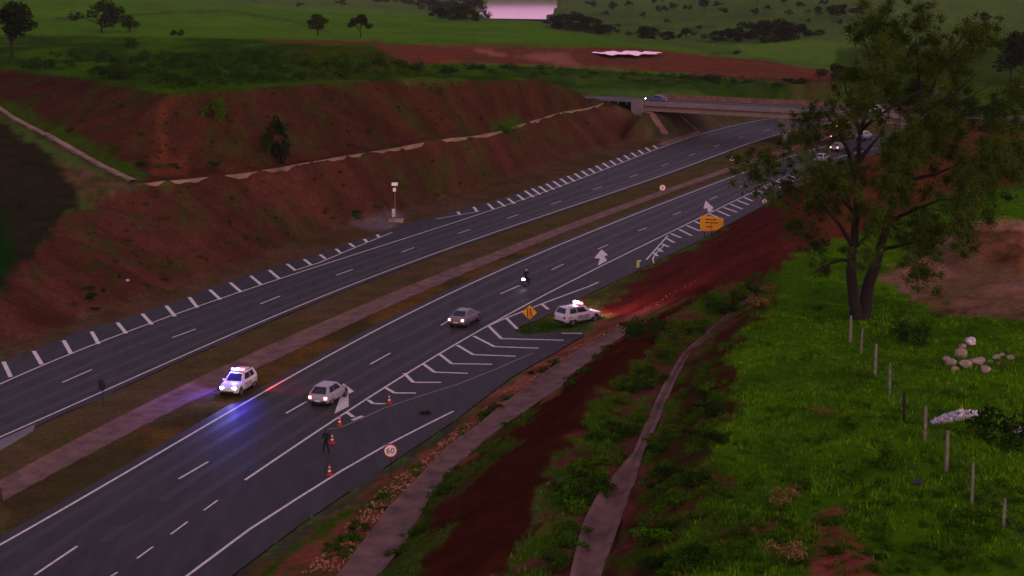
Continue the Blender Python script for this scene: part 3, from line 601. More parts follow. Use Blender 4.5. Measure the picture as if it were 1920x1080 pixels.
def strip3(pts, w, h, name, parent):
    """slab laid along sloping ground"""
    P_ = [Vector(p) for p in pts]; m_ = MB(); n = len(P_)
    for s_ in (-1, 1):
        pass
    d = (P_[-1] - P_[0]); d.z = 0; q_ = Vector((-d.y, d.x, 0)).normalized() * w/2
    v = [p - q_ for p in P_] + [p + q_ for p in P_]; v += [p + Vector((0,0,-h)) for p in v[:2*n]]
    f = [(i, i+1, n+i+1, n+i) for i in range(n-1)] + [(i, 2*n+i, 2*n+i+1, i+1) for i in range(n-1)] + [(n+i, n+i+1, 3*n+i+1, 3*n+i) for i in range(n-1)] + [(0,n,3*n,2*n),(n-1,3*n-1,4*n-1,2*n-1)]
    return m_.add(v, f).build(name, M['gutter'], parent)
def up(p, dz=.12): return Vector((p.x, p.y, max(p.z, gz(p.x, p.y)) + dz))
def slab_line(a, b, n=8): return [up(a.lerp(b, i/(n-1))) for i in range(n)]
inv = br.matrix_world.inverted() if False else Matrix.Rotation(-br.rotation_euler.z, 4, 'Z') @ Matrix.Translation((-BO.x, -BO.y, 0))
for a, b, w in ((W(1209,214,4.6), W(1247,259,.3), 1.7), (W(1272,212,4.2), W(1304,247,.3), 1.3)):
    strip3([inv @ p for p in slab_line(a, b)], w, .5, 'slope_edging', br)
strip3([inv @ p for p in slab_line(W(1236,272,.1), W(1308,249,.1))], 1.2, .4, 'toe_slab', br)
orl = [(BO.x+BA.x*t+BP.x*BW/2, BO.y+BA.y*t+BP.y*BW/2) for t in (-45,-20,-1,10,30,55,80,110)]
m_ = MB(); ribbon_mb(m_, orl, BW-1.2, DZ+.02); tag(m_.build('overpass_road', M['asphalt']), kind='structure')
m_ = MB()
for o_ in (-4.6, 4.6): ribbon_mb(m_, off(np.array(orl), o_), .16, DZ+.03)
tag(m_.build('overpass_lines', M['wornpaint']), kind='structure')
def on_deck(t, o_): return (BO.x+BA.x*t+BP.x*o_, BO.y+BA.y*t+BP.y*o_, DZ+.02)
# guard rail west of the bridge
gr_ = thing('guard_rail', 'low steel guard rail along the overpass approach left of the bridge', 'guard rail', (BO.x, BO.y, 0), br.rotation_euler.z)
MB().box(-26, -1.6, -.02, .03, DZ+.42, DZ+.72).build('rail', M['metal'], gr_)
for k in range(13): MB().box(-25.6+k*2, -25.5+k*2, .031, .13, DZ-.5, DZ+.7).build('post', M['metal'], gr_)

# ---------------------------------------------------------------- vehicles
def ring(x, hw, z0, z1, r=.12, tuck=.06):
    h = z1 - z0; P_ = [(hw-tuck, z0), (hw, z0+.35*h), (hw, z0+.62*h), (hw-.03, z1-r*.5), (hw-r, z1), (hw*.5, z1+.012), (0, z1+.018)]
    return [(x, y, z) for y, z in P_] + [(x, -y, z) for y, z in P_[:-1][::-1]]
CARS = {
 'hatch': dict(L=4.1, W=1.72, H=1.5, belt=.93, hood=.88, cab=(-1.95, 1.05), roof=(-1.35, .25), axle=(-1.25, 1.28), r=.31, tail=.9),
 'sedan': dict(L=4.45, W=1.75, H=1.46, belt=.95, hood=.88, cab=(-1.75, 1.1), roof=(-.95, .3), axle=(-1.35, 1.35), r=.32, tail=.97),
 'suv': dict(L=4.6, W=1.83, H=1.76, belt=1.12, hood=1.05, cab=(-2.2, 1.05), roof=(-1.85, .35), axle=(-1.35, 1.4), r=.38, tail=1.1)}
def make_car(name, label, loc, heading, kind, paint, lights='off', cat='car', group=None, police=False, plate=True):
    S = CARS[kind]; L, Wd, H = S['L'], S['W']/2, S['H']; t = thing(name, label, cat, loc, math.atan2(heading[1], heading[0]), group)
    z0 = .24 if kind != 'suv' else .34; bz = S['belt']; hz = S['hood']; tl = S['tail']; x0, x1 = -L/2, L/2
    rings = [ring(x0, Wd-.22, z0+.2, tl-.18), ring(x0+.06, Wd-.1, z0+.06, tl-.05), ring(x0+.3, Wd-.02, z0, tl), ring(S['cab'][0]+.35, Wd, z0, bz), ring(0, Wd, z0, bz), ring(S['cab'][1], Wd, z0, bz-.01), ring(x1-.75, Wd-.01, z0, hz), ring(x1-.3, Wd-.08, z0+.02, hz-.1), ring(x1-.07, Wd-.2, z0+.08, hz-.24), ring(x1, Wd-.32, z0+.14, hz-.36)]
    MB().loft(rings).build('body', paint, t, smooth=True)
    wb, wt = Wd-.07, Wd-.3; cx0, cx1 = S['cab']; rx0, rx1 = S['roof']; zb = bz-.03
    V = [(cx0,wb,zb),(cx1,wb,zb),(cx1,-wb,zb),(cx0,-wb,zb),(rx0,wt,H-.04),(rx1,wt,H-.04),(rx1,-wt,H-.04),(rx0,-wt,H-.04)]
    c = MB().add(V, [(0,3,2,1),(0,1,5,4),(1,2,6,5),(2,3,7,6),(3,0,4,7),(4,5,6,7)]); c.build('roof', paint, t, smooth=False, bevel=.05)
    def pane(nm, i, u0, u1, v0, v1, d=.014):
        a, b, c_, e = [Vector(V[k]) for k in i]; n = (b-a).cross(e-a).normalized()
        def at(u, v): return a.lerp(b, u).lerp(e.lerp(c_, u), v)
        q = [at(u0,v0), at(u1,v0), at(u1,v1), at(u0,v1)]; m_ = MB().add([p + n*d for p in q] + [p - n*.01 for p in q], [(0,1,2,3),(7,6,5,4),(0,4,5,1),(1,5,6,2),(2,6,7,3),(3,7,4,0)])
        return m_.build(nm, M['glass'], t)
    pane('windscreen', (1,2,6,5), .07, .93, .1, .93); pane('rear_window', (3,0,4,7), .08, .92, .18 if kind != 'hatch' else .1, .9)
    for i, fl in (((0,1,5,4), 0), ((2,3,7,6), 1)):
        for u0, u1 in ((.16, .44), (.47, .84)): pane('side_window', i, (1-u1) if fl else u0, (1-u0) if fl else u1, .14, .86)
    for ax in S['axle']:
        for s_ in (-1, 1):
            y = s_*(Wd-.11); wr = MB().tube([(ax, y-.1*1, S['r']), (ax, y+.1, S['r'])], S['r'], 20); w_ = wr.build('wheel', M['black'], t)
            MB().tube([(ax, s_*(Wd-.012), S['r']), (ax, s_*(Wd+.004), S['r'])], S['r']*.62, 14).build('rim', M['metal'], w_)
            MB().tube([(ax, s_*(Wd-.05), S['r']+.05), (ax, s_*(Wd-.004), S['r']+.05)], S['r']+.07, 20).build('wheel_arch', M['dark'], t)
    MB().box(x0-.015, x0+.2, -Wd+.16, Wd-.16, z0+.02, z0+.2).build('bumper', M['dark'], t); MB().box(x1-.2, x1+.012, -Wd+.36, Wd-.36, z0+.06, z0+.24).build('bumper', M['dark'], t)
    MB().box(x1-.14, x1-.02, -.42, .42, hz-.42, hz-.3).build('grille', M['dark'], t)
    lm = lights
    for s_ in (-1, 1):
        MB().box(x1-.2, x1-.045, min(s_*(Wd-.2), s_*(Wd-.5)), max(s_*(Wd-.2), s_*(Wd-.5)), hz-.3, hz-.14).build('headlight', M['head_on'] if 'head' in lm else M['metal'], t, bevel=.02)
        MB().box(x0-.012, x0+.12, min(s_*(Wd-.1), s_*(Wd-.34)), max(s_*(Wd-.1), s_*(Wd-.34)), tl-.34, tl-.12).build('tail_lamp', M['tail_on'] if 'tail' in lm else M['redlens'], t, bevel=.02)
        MB().box(cx1-.32, cx1-.16, min(s_*(Wd-.02), s_*(Wd+.17)), max(s_*(Wd-.02), s_*(Wd+.17)), bz-.02, bz+.13).build('mirror', paint, t, bevel=.02)
    if plate: MB().box(x0-.03, x0-.016, -.24, .24, tl-.52, tl-.39).build('number_plate', M['white'], t)
    if police:
        MB().box(-.12, .12, -.6, .6, H+.02, H+.07).build('light_bar', M['dark'], t)
        lb = t.children[-1]
        left = police.get('left', 'blue_on'); right = police.get('right', 'red_on')
        MB().box(-.11, .11, .16, .58, H+.071, H+.27).build('beacon', M[left], lb, bevel=.03); MB().box(-.11, .11, -.58, -.16, H+.071, H+.27).build('beacon', M[right], lb, bevel=.03); MB().box(-.07, .07, -.1, .1, H+.075, H+.3).build('strobe', M['white_on'], lb, bevel=.03)
        for s_ in (-1, 1):
            y = s_*(Wd+.006); 
            for a, b, c0, c1 in ((-1.9, -1.45, .8, .88), (-.8, -.1, .78, .9), (.0, .7, .78, .9)): MB().box(a, b, min(y, y-s_*.02), max(y, y-s_*.02), c0, c1).build('side_marking', M['redmark'], t)
            m_ = MB(); m_.box(-.75, .6, min(y, y-s_*.02), max(y, y-s_*.02), .62, .7); m_.build('side_stripe', M['bluemark'], t)
            MB().box(-1.7, .2, s_*(wt-.05)-.02, s_*(wt-.05)+.02, H+.01, H+.05).build('roof_rail', M['dark'], t)
    return t
def tan(line_, y): 
    a = Vector((atY(line_, y-4), y-4)); b = Vector((atY(line_, y+4), y+4)); return (b-a).normalized()
def spot(name, loc, target, col_, energy, size, blend=.6, parent=None, rad=.15):
    l = bpy.data.lights.new(name, 'SPOT'); l.energy = energy; l.color = col_; l.spot_size = R(size); l.spot_blend = blend; l.shadow_soft_size = rad
    o = bpy.data.objects.new(name, l); C.objects.link(o); o.location = loc; o.rotation_euler = (Vector(target) - Vector(loc)).to_track_quat('-Z', 'Y').to_euler(); return o

p = W(441, 744); h = Vector((-.24, -.97)).normalized(); gzp = gz(p.x, p.y + 1.5)
pc1 = make_car('police_car', 'white police suv on the grass median with blazing headlights and blue light bar', (p.x, p.y + 1.6, gzp + .02), h, 'suv', M['white'], 'head', 'police car', police=dict(left='red_on', right='blue_on'))
pc1.scale = (.92, .92, .92)
def loc2(t, x, y, z): return t.matrix_basis @ Vector((x, y, z))
b_ = loc2(pc1, .1, -.45, 2.15)
spot('blue_beacon_light', b_, b_ + Vector((-9, -2.5, -2.2)), (.26, .12, 1), 700, 130)
spot('blue_beacon_glow', b_ + Vector((0, 0, .2)), b_ + Vector((-.5, -1.4, -1.6)), (.05, .04, 1), 900, 120)
r_ = loc2(pc1, -.1, .45, 2.15); spot('red_beacon_light', r_, r_ + Vector((6, 2.6, -1.9)), (1, .05, .06), 800, 80)
for s_ in (-1, 1):
    q_ = loc2(pc1, 2.36, s_*.6, .85); spot('headlamp_light', q_, q_ + Vector((h.x*6, h.y*6, -1.0)), (1, .97, .75), 60, 60)
y = Yof(617, 750); t_ = tan(L2, y); p = W(617, 750)
make_car('silver_car', 'white hatchback driving away beside the big merge arrow with its brake lights on', (p.x, p.y, .01), t_, 'hatch', M['silver'], 'tail')
p = W(872, 606); t_ = tan(L2, p.y)
make_car('grey_car', 'grey sedan driving away beside the striped island with brake lights on', (p.x, p.y, .01), t_, 'sedan', M['grey'], 'tail')
p = W(1084, 612); 
pc2 = make_car('police_car', 'white police suv parked sideways on the grass tip behind the striped island', (p.x, p.y + .6, max(.02, gz(p.x, p.y + .6)) + .02), (math.cos(R(38)), math.sin(R(38))), 'suv', M['white'], 'off', 'police car', police=dict(left='white_on', right='red_on'))
r_ = loc2(pc2, .3, -.4, 2.7); spot('red_beacon_light', r_, Vector((W(1270, 515, 4.5))), (1, .18, .32), 1300, 80, .9); spot('red_beacon_near', r_, Vector(W(1140, 578, .6)), (1, .24, .38), 2600, 100, 1.0); spot('red_beacon_sweep', r_, Vector(W(1020, 590)), (1, .08, .08), 450, 40)
for args in [
  ('silver_car', 'silver car on the main road seen through the lower left of the tall tree', (1541, 303), 'sedan', M['silver'], 'off'),
  ('dark_car', 'dark car with two lamps glowing, ahead of the silver car behind the tree', (1572, 282), 'sedan', M['grey'], 'tail'),
  ('white_van', 'white car half hidden by the tree trunk near the overpass', (1620, 262), 'suv', M['white'], 'off')]:
    nm, lb, (x_, y_), k_, pm, lg = args; p = W(x_, y_); make_car(nm if nm != 'white_van' else 'white_car', lb, (p.x, p.y, .01), tan(L2, min(p.y, 308)), k_, pm, lg)
p = Vector(on_deck(1.5, 3.2)); make_car('blue_car', 'dark blue car with its headlamps lit crossing the left end of the overpass', tuple(p), (-BA.x, -BA.y), 'sedan', M['bluecar'], 'head')
p = Vector(on_deck(46.5, 3.4)); make_car('white_car', 'white car on the overpass deck behind the tall tree', tuple(p), (-BA.x, -BA.y), 'sedan', M['white'], 'off')
def make_truck(name, label, loc, heading, boxm, cabm, amber=False):
    t = thing(name, label, 'truck', loc, math.atan2(heading[1], heading[0]))
    MB().box(-3.4, 1.5, -1.15, 1.15, 1.05, 3.3).build('cargo_box', boxm, t, bevel=.04); MB().box(-3.4, 3.2, -.5, .5, .6, 1.04).build('chassis', M['dark'], t)
    cb = [(1.62,.62),(3.5,.62),(3.55,1.45),(3.2,2.45),(1.62,2.5)]; n = len(cb); MB().add([(x,-1.05,z) for x,z in cb]+[(x,1.05,z) for x,z in cb], [tuple(range(n)), tuple(range(n,2*n))[::-1]]+[(i,(i+1)%n,n+(i+1)%n,n+i) for i in range(n)]).build('cab', cabm, t, bevel=.04)
    MB().add([(3.545,-.9,1.5),(3.545,.9,1.5),(3.24,.85,2.38),(3.24,-.85,2.38),(3.575,-.9,1.5),(3.575,.9,1.5),(3.27,.85,2.38),(3.27,-.85,2.38)], [(0,3,2,1),(4,5,6,7),(0,1,5,4),(1,2,6,5),(2,3,7,6),(3,0,4,7)]).build('windscreen', M['glass'], t)
    for ax in (-2.3, 2.6):
        for s_ in (-1, 1): MB().tube([(ax, s_*.85, .5), (ax, s_*1.12, .5)], .5, 18).build('wheel', M['black'], t)
    for s_ in (-1, 1):
        MB().box(3.5, 3.58, s_*.8-.15, s_*.8+.15, .75, .95).build('headlight', M['head_on'] if amber else M['metal'], t)
        MB().box(-3.46, -3.402, s_*.95-.14, s_*.95+.14, .85, 1.05).build('tail_lamp', M['tail_on'] if amber else M['redlens'], t)
    if amber: MB().box(-3.47, -3.403, -.25, .85, 2.5, 3.0).build('marker_lamp', M['amber_on'], t)
    return t
p = W(1580, 262); make_truck('truck', 'dark truck with glowing orange rear lamps past the overpass', (p.x, p.y, .01), tan(L2, 306), M['grey'], M['grey'], True)
p = W(1731, 201, 6.5); make_truck('truck', 'white and blue truck standing at the right end of the overpass', (p.x, p.y, gz(p.x, p.y)+.02), (-BA.x, -BA.y), M['white'], M['bluecar'])

# motorcycle and rider
def skin_mesh(name, joints, edges, mats, pick, parent=None, sub=2, smooth=True):
    me = bpy.data.meshes.new(name); me.from_pydata([j[:3] for j in joints], edges, []); o = bpy.data.objects.new(name, me); C.objects.link(o)
    sk = o.modifiers.new('skin', 'SKIN'); ss = o.modifiers.new('sub', 'SUBSURF'); ss.levels = ss.render_levels = sub
    for i, j in enumerate(joints):
        r = j[3] if hasattr(j[3], '__len__') else (j[3], j[3]); me.skin_vertices[0].data[i].radius = r
    me.skin_vertices[0].data[0].use_root = True
    dg = bpy.context.evaluated_depsgraph_get(); dg.update(); m2 = bpy.data.meshes.new_from_object(o.evaluated_get(dg)); bpy.data.objects.remove(o); m2.name = name
    m2.materials.clear()
    for m_ in mats: m2.materials.append(m_)
    for f in m2.polygons: f.material_index = pick(f.center); f.use_smooth = smooth
    r = bpy.data.objects.new(name, m2); C.objects.link(r)
    if parent: r.parent = parent
    return r
def person(name, label, loc, rz, hips, knees, feet, elbows, hands_, lean=0., hipz=.93, helmet=False, sx=1.0):
    """joints given for (left, right); x forward, y left"""
    J = []; E2 = []
    def j(x, y, z, r): J.append((x, y, z, r)); return len(J)-1
    c = hipz; f = lambda d, up_: (d + math.sin(lean)*up_, c + math.cos(lean)*up_)
    pel = j(0, 0, c, (.15, .12)); x, z = f(0, .22); wst = j(x, 0, z, (.14, .105)); x, z = f(0, .42); chs = j(x, 0, z, (.165, .12)); xs, zs = f(0, .5); shc = j(xs, 0, zs, (.13, .09))
    x, z = f(.01, .59); nk = j(x, 0, z, .055); x, z = f(.03, .70); hd = j(x, 0, z, (.078, .095)); x2, z2 = f(.02, .80); tp = j(x2, 0, z2, (.068, .08))
    E2 += [(pel,wst),(wst,chs),(chs,shc),(shc,nk),(nk,hd),(hd,tp)]
    nose = j(x+.10, 0, z-.005, .014); E2.append((hd, nose))
    for s_, kn, ft, el, hn in ((1, knees[0], feet[0], elbows[0], hands_[0]), (-1, knees[1], feet[1], elbows[1], hands_[1])):
        hp = j(0, s_*.1, c-.06, .095); k = j(*kn, .062); a = j(ft[0], ft[1], ft[2]+.09, .045); to = j(ft[0]+.16, ft[1]+s_*.02, ft[2]+.035, .038); E2 += [(pel,hp),(hp,k),(k,a),(a,to)]
        sh = j(xs, s_*.19, zs-.02, .065); e = j(*el, .045); w = j(*hn, .032); d = (Vector(hn)-Vector(el)).normalized(); pm = Vector(hn) + d*.07; pa = j(*pm, (.038, .02)); E2 += [(shc,sh),(sh,e),(e,w),(w,pa)]
        side = Vector((1, 0, 0)) if abs(d.x) < .8 else Vector((0, 0, 1)); side = (side - d*side.dot(d)).normalized()
        for q_, ln in ((-.03,.06),(-.01,.075),(.01,.07),(.03,.055)):
            a0 = pm + side*q_ + d*.03; a1 = a0 + d*ln*.5; n_ = d.cross(side)*(-s_); a2 = a1 + d*ln*.4 + n_*.02
            i0 = j(*a0, .009); i1 = j(*a1, .009); i2 = j(*a2, .008); E2 += [(pa,i0),(i0,i1),(i1,i2)]
        b0 = Vector(hn) + d*.03 + side*.04; b1 = b0 + d*.03 + side*.015; i0 = j(*b0, .011); i1 = j(*b1, .009); E2 += [(w,i0),(i0,i1)]
    hz_ = z - .09; hs = [Vector(h) for h in hands_]
    def pick(cn):
        if cn.z > hz_ and abs(cn.y) < .12: return 1
        return 1 if any((cn - h).length < .13 and (cn - h).length > 0 and (cn-Vector(el)).length > .2 for h, el in zip(hs, elbows)) else 0
    t = thing(name, label, 'person', loc, rz)
    skin_mesh('body', J, E2, [M['cloth'], M['skin']], pick, t)
    rr = .108 if not helmet else .15; m_ = MB(); rg = []
    for k in range(7):
        a = math.pi*.5*k/6.5; rg.append([(x-.008 + rr*math.cos(a)*math.cos(b)*1.05, rr*math.cos(a)*math.sin(b)*.92, z+.035+rr*math.sin(a)*1.0 - (0 if not helmet else .03)) for b in [2*math.pi*q/16 for q in range(16)]])
    m_.loft(rg).build('helmet' if helmet else 'cap', M['silver'] if helmet else M['hair'], t, smooth=True)
    if not helmet: MB().box(x+.07, x+.19, -.07, .07, z+.035, z+.05).build('cap_visor', M['hair'], t, bevel=.008)
    return t
p = W(612, 851)
person('person', 'person in dark uniform standing on the road beside the upper traffic cones', (p.x, p.y, .01), R(-112), None, ((.08,.16,.5),(-.0,-.17,.5)), ((.0,.24,0),(-.1,-.3,0)), ((-.05,.3,1.16),(.02,-.27,1.14)), ((.1,.27,.95),(.22,-.2,1.0)))
p = W(987, 535); t_ = tan(L2, p.y); ra = math.atan2(t_.y, t_.x)
mc = thing('motorcycle', 'motorcycle with its lamp lit riding up the lane ahead of the grey car', 'motorcycle', (p.x, p.y, .01), ra)
for nm_, ax in (('wheel', -.68), ('wheel', .7)):
    rg = [[((.3+.05*math.cos(b))*math.cos(a)+ax, .05*math.sin(b), (.3+.05*math.cos(b))*math.sin(a)+.35) for b in [2*math.pi*k/8 for k in range(8)]] for a in [2*math.pi*k/20 for k in range(21)]]
    MB().loft(rg, cap=False).build(nm_, M['black'], mc, smooth=True)
MB().tube([(.7,.0,.35),(.45,0,.95)], .045).tube([(.42,-.34,1.02),(.45,0,.98),(.42,.34,1.02)], .018).build('fork', M['metal'], mc)
MB().tube([(-.68,0,.35),(-.1,0,.45),(.3,0,.6)], [.04,.12,.1]).box(-.25,.3,-.14,.14,.28,.62).build('engine', M['darkmetal'], mc)
MB().tube([(.42,0,.82),(.2,0,.9),(-.02,0,.82)], [.08,.15,.1], 12).build('fuel_tank', M['bluecar'], mc, smooth=True); MB().tube([(0,0,.8),(-.4,0,.82),(-.8,0,.9)], [.1,.13,.08], 10).build('seat', M['black'], mc, smooth=True)
MB().box(-.9,-.84,-.15,.15,.68,.9).build('tail_lamp', M['white_on'], mc, bevel=.02); MB().tube([(-.75,-.16,.35),(.1,-.16,.3)], .045).build('exhaust', M['metal'], mc)
MB().tube([(.5,0,.85),(.6,0,.85)], [.09,.09], 12).build('headlight', M['metal'], mc)
person('person', 'rider in dark clothes and pale helmet sitting on the motorcycle', (p.x - t_.x*.25, p.y - t_.y*.25, .02), ra, None, ((.38,.2,.72),(.38,-.2,.72)), ((.22,.2,.28),(.22,-.2,.28)), ((.32,.32,1.12),(.32,-.32,1.12)), ((.6,.3,1.04),(.6,-.3,1.04)), lean=.3, hipz=.93, helmet=True)

# ---------------------------------------------------------------- cones, signs, boards
def make_cone(px, py, label):
    p = W(px, py); t = thing('traffic_cone', label, 'traffic cone', (p.x, p.y, .002), 0, 'orange traffic cones on the road')
    MB().box(-.2,.2,-.2,.2,.012,.05).build('base', M['cone'], t, bevel=.01)
    prof = [(.155,.05),(.11,.25),(.075,.45),(.03,.74)]
    def sec(r0,z0,r1,z1,m,nm): MB().loft([[(r*math.cos(a), r*math.sin(a), z) for a in [2*math.pi*k/16 for k in range(16)]] for r,z in ((r0,z0),(r1,z1))]).build(nm, m, t, smooth=False)
    sec(.155,.051,.11,.27,M['cone'],'cone'); sec(.112,.271,.09,.38,M['signwhite'],'reflective_band'); sec(.088,.381,.064,.53,M['cone'],'cone'); sec(.066,.531,.05,.62,M['signwhite'],'reflective_band'); sec(.048,.621,.03,.76,M['cone'],'cone')
for a in [(730,757,'orange and white cone farthest up the road, at the end of the striped island'), (637,798,'orange cone just below the tip of the striped island, next to the solid white line'), (623,832,'orange and white cone right beside the standing person'), (618,891,'orange and white cone nearest the camera, beside the right edge line')]: make_cone(*a)
def sign_base(name, label, foot, zc, cat='road sign', post=True, group=None, face=None, rp=.035):
    """thing at the foot; local -Y faces the viewer"""
    g_ = gz(foot.x, foot.y); d = Vector((foot.x, foot.y)).normalized() if face is None else Vector(face)
    t = thing(name, label, cat, (foot.x, foot.y, g_), math.atan2(d.y, d.x) - math.pi/2, group)
    if post: MB().tube([(0,.03,-.3),(0,.03,zc-g_)], rp, 8).build('post', M['darkmetal'], t)
    return t, zc - g_
def disc(r, z, y, m, nm, t, n=32, th=.02, cx=0):
    P_ = [(cx + r*math.cos(a), z + r*math.sin(a)) for a in [2*math.pi*k/n for k in range(n)]]
    return MB().add([(x,y,zz) for x,zz in P_]+[(x,y+th,zz) for x,zz in P_], [tuple(range(n)), tuple(range(n,2*n))[::-1]]+[(i,(i+1)%n,n+(i+1)%n,n+i) for i in range(n)]).build(nm, m, t)
def poly_y(pts, y, m, nm, t, th=.015):
    n = len(pts); return MB().add([(x,y,z) for x,z in pts]+[(x,y+th,z) for x,z in pts], [tuple(range(n)), tuple(range(n,2*n))[::-1]]+[(i,(i+1)%n,n+(i+1)%n,n+i) for i in range(n)]).build(nm, m, t)
def text(s, size, x, z, y, m, nm, t, bold=.0):
    cu = bpy.data.curves.new(nm, 'FONT'); cu.body = s; cu.size = size; cu.align_x = 'CENTER'; cu.align_y = 'CENTER'; cu.extrude = .004; cu.offset = bold
    o = bpy.data.objects.new(nm, cu); C.objects.link(o); bpy.context.view_layer.update(); dg = bpy.context.evaluated_depsgraph_get(); me = bpy.data.meshes.new_from_object(o.evaluated_get(dg)); bpy.data.objects.remove(o)
    me.transform(Matrix.Translation((x, y, z)) @ Matrix.Rotation(R(90), 4, 'X')); me.materials.clear(); me.materials.append(m); r = bpy.data.objects.new(nm, me); C.objects.link(r); r.parent = t; return r
def zat(p, py):                                # height at which a point above ground spot p shows on row py
    v = (540 - py)/FPX; return CH + (-SP + v*CP)/(CP + v*SP)*p.y
f_ = W(733, 900, .35); zc = zat(f_, 845)
t, z = sign_base('speed_limit_sign', 'round red-rimmed 60 speed limit sign on the near right verge', f_, zc)
disc(.49, z, -.01, M['signred'], 'plate', t); disc(.39, z, -.03, M['signwhite'], 'sign_face', t); 
def stroke(pts, nm, t, r=.028):
    return MB().tube([(x, -.034, zz) for x, zz in pts], r, 6).build(nm, M['signblack'], t)
stroke([(-.14+.085*math.cos(a), z-.07+.095*math.sin(a)) for a in [2*math.pi*k/16 for k in range(17)]] , 'numeral', t)
stroke([(-.222, z-.06),(-.215, z+.04),(-.17, z+.13),(-.08, z+.18)], 'numeral', t)
stroke([(.13+.095*math.cos(a), z+.005+.168*math.sin(a)) for a in [2*math.pi*k/20 for k in range(21)]], 'numeral', t)
for (px, py, cy, r, lab, mark) in [(1242,369,352,.52,'round red-rimmed sign standing in the median beside the drain','bar'), (1372,316,298,.42,'small pale round sign in the median nearest the overpass pier','ring'), (1433,396,377,.44,'pale round sign at the foot of the red slope left of the tree','bar')]:
    f_ = W(px, py); t, z = sign_base('round_sign', lab, f_, zat(f_, cy)); disc(r, z, -.01, M['signred'], 'plate', t); disc(r*.8, z, -.03, M['signwhite'], 'sign_face', t)
    if mark == 'bar': MB().box(-.05,.07,-.045,-.031,z-.22,z+.2).build('symbol', M['signblack'], t)
    else: disc(r*.42, z, -.036, M['signblack'], 'symbol', t, th=.005)
f_ = W(993, 624); t, z = sign_base('warning_sign', 'yellow diamond lane-narrowing sign at the tip of the striped island', f_, zat(f_, 586), rp=.05)
s_ = .68; poly_y([(0,z-s_),(s_,z),(0,z+s_),(-s_,z)], -.01, M['yellow'], 'plate', t)
m_ = MB()
for pts in ([(-.24,z-.4),(-.12,z-.4),(-.12,z+.38),(-.24,z+.38)], [(.12,z-.4),(.25,z-.4),(.25,z-.22),(.13,z+.12),(.13,z+.38),(.01,z+.38),(.01,z+.08),(.12,z-.24)]):
    n = len(pts); m_.add([(x,-.028,zz) for x,zz in pts]+[(x,-.011,zz) for x,zz in pts], [tuple(range(n)), tuple(range(n,2*n))[::-1]]+[(i,(i+1)%n,n+(i+1)%n,n+i) for i in range(n)])
m_.build('symbol', M['signred'], t)
f_ = W(1334, 443, .3); t, z = sign_base('work_zone_board', 'big orange board with three lines of text at the foot of the red slope', f_, zat(f_, 419), rp=.05)
t.rotation_euler.z += R(-8)
poly_y([(-1.45,z-.95),(-.55,z-1.0),(.7,z-.8),(1.42,z-.25),(1.45,z+.72),(-.95,z+1.0),(-1.45,z+.85)], -.012, M['orange'], 'board', t, .03)
m_ = MB()
for zz, segs in ((z+.48, ((-.75,-.3),(-.2,.05),(.15,.55))), (z+.1, ((-.8,-.35),(-.25,.25),(.35,.75))), (z-.42, ((-.7,-.45),(-.35,-.02)))):
    for a, b in segs: m_.box(a, b, -.03, -.013, zz-.07, zz+.07)
m_.build('lettering', M['signblack'], t)
for s_ in (-1, 1): MB().tube([(s_*.9,.06,-.4),(s_*.9,.06,z+.3)], .04).build('post', M['darkmetal'], t)
f_ = W(193, 764); t, z = sign_base('round_sign', 'dark back of a round sign on a thin post beside the opposite carriageway', f_, zat(f_, 722), face=(math.cos(R(52)), math.sin(R(52))))
disc(.46, z, -.01, M['darkmetal'], 'plate', t)
f_ = W(1197, 506); t, z = sign_base('marker_post', 'small yellow hazard marker at the road edge where the hatching ends', f_, zat(f_, 495)+.1, rp=.04)
poly_y([(-.22,z-.5),(.08,z-.5),(.1,z+.1),(.3,z+.2),(.26,z+.38),(-.18,z+.32)], -.012, mat('marker_yellow', alb(168, 158, 78), .7, var=.1), 'plate', t, .03)
# a yellow warning board beyond the pier
f_ = W(1490, 262); t, z = sign_base('warning_board', 'small yellow board on the median just right of the overpass pier', f_, zat(f_, 247), rp=.05); MB().box(-.95,.95,-.03,.01,z-.75,z+.75).build('plate', M['yellow'], t, bevel=.02)
f_ = W(741, 413, .2); g_ = gz(f_.x, f_.y)
t = thing('emergency_phone_post', 'tall thin roadside emergency post with a pale lamp on top and white cabinet below', 'emergency post', (f_.x, f_.y, g_), 0)
zt = zat(f_, 347) - g_; MB().tube([(0,0,-.2),(0,0,zt)], .06).build('pole', M['post'], t); MB().add([(-.4,-.3,zt-.05),(.4,-.3,zt-.05),(.4,.3,zt+.25),(-.4,.3,zt+.25),(-.4,-.3,zt),(.4,-.3,zt),(.4,.3,zt+.3),(-.4,.3,zt+.3)], [(0,3,2,1),(4,5,6,7),(0,1,5,4),(1,2,6,5),(2,3,7,6),(3,0,4,7)]).build('solar_panel', M['signwhite'], t)
MB().box(-.24,.16,-.16,.1,zt-.85,zt-.4).build('lamp_housing', M['signwhite'], t, bevel=.03); MB().box(-.4,.02,-.3,.1,.55,1.6).build('cabinet', M['whitestone'], t, bevel=.03); MB().box(-.8,1.1,-1.1,.6,-.3,.22).build('base_slab', M['rock'], t)
f_ = W(1097, 181, 6.6); t = thing('lamp_post', 'thin dark post beside the overpass approach above the left cutting', 'post', (f_.x, f_.y, gz(f_.x, f_.y)), 0); MB().tube([(0,0,-.2),(0,0,1.9)], .1).build('pole', M['darkmetal'], t); MB().box(-.15,.15,-.12,.12,1.9,2.2).build('cap', M['darkmetal'], t)

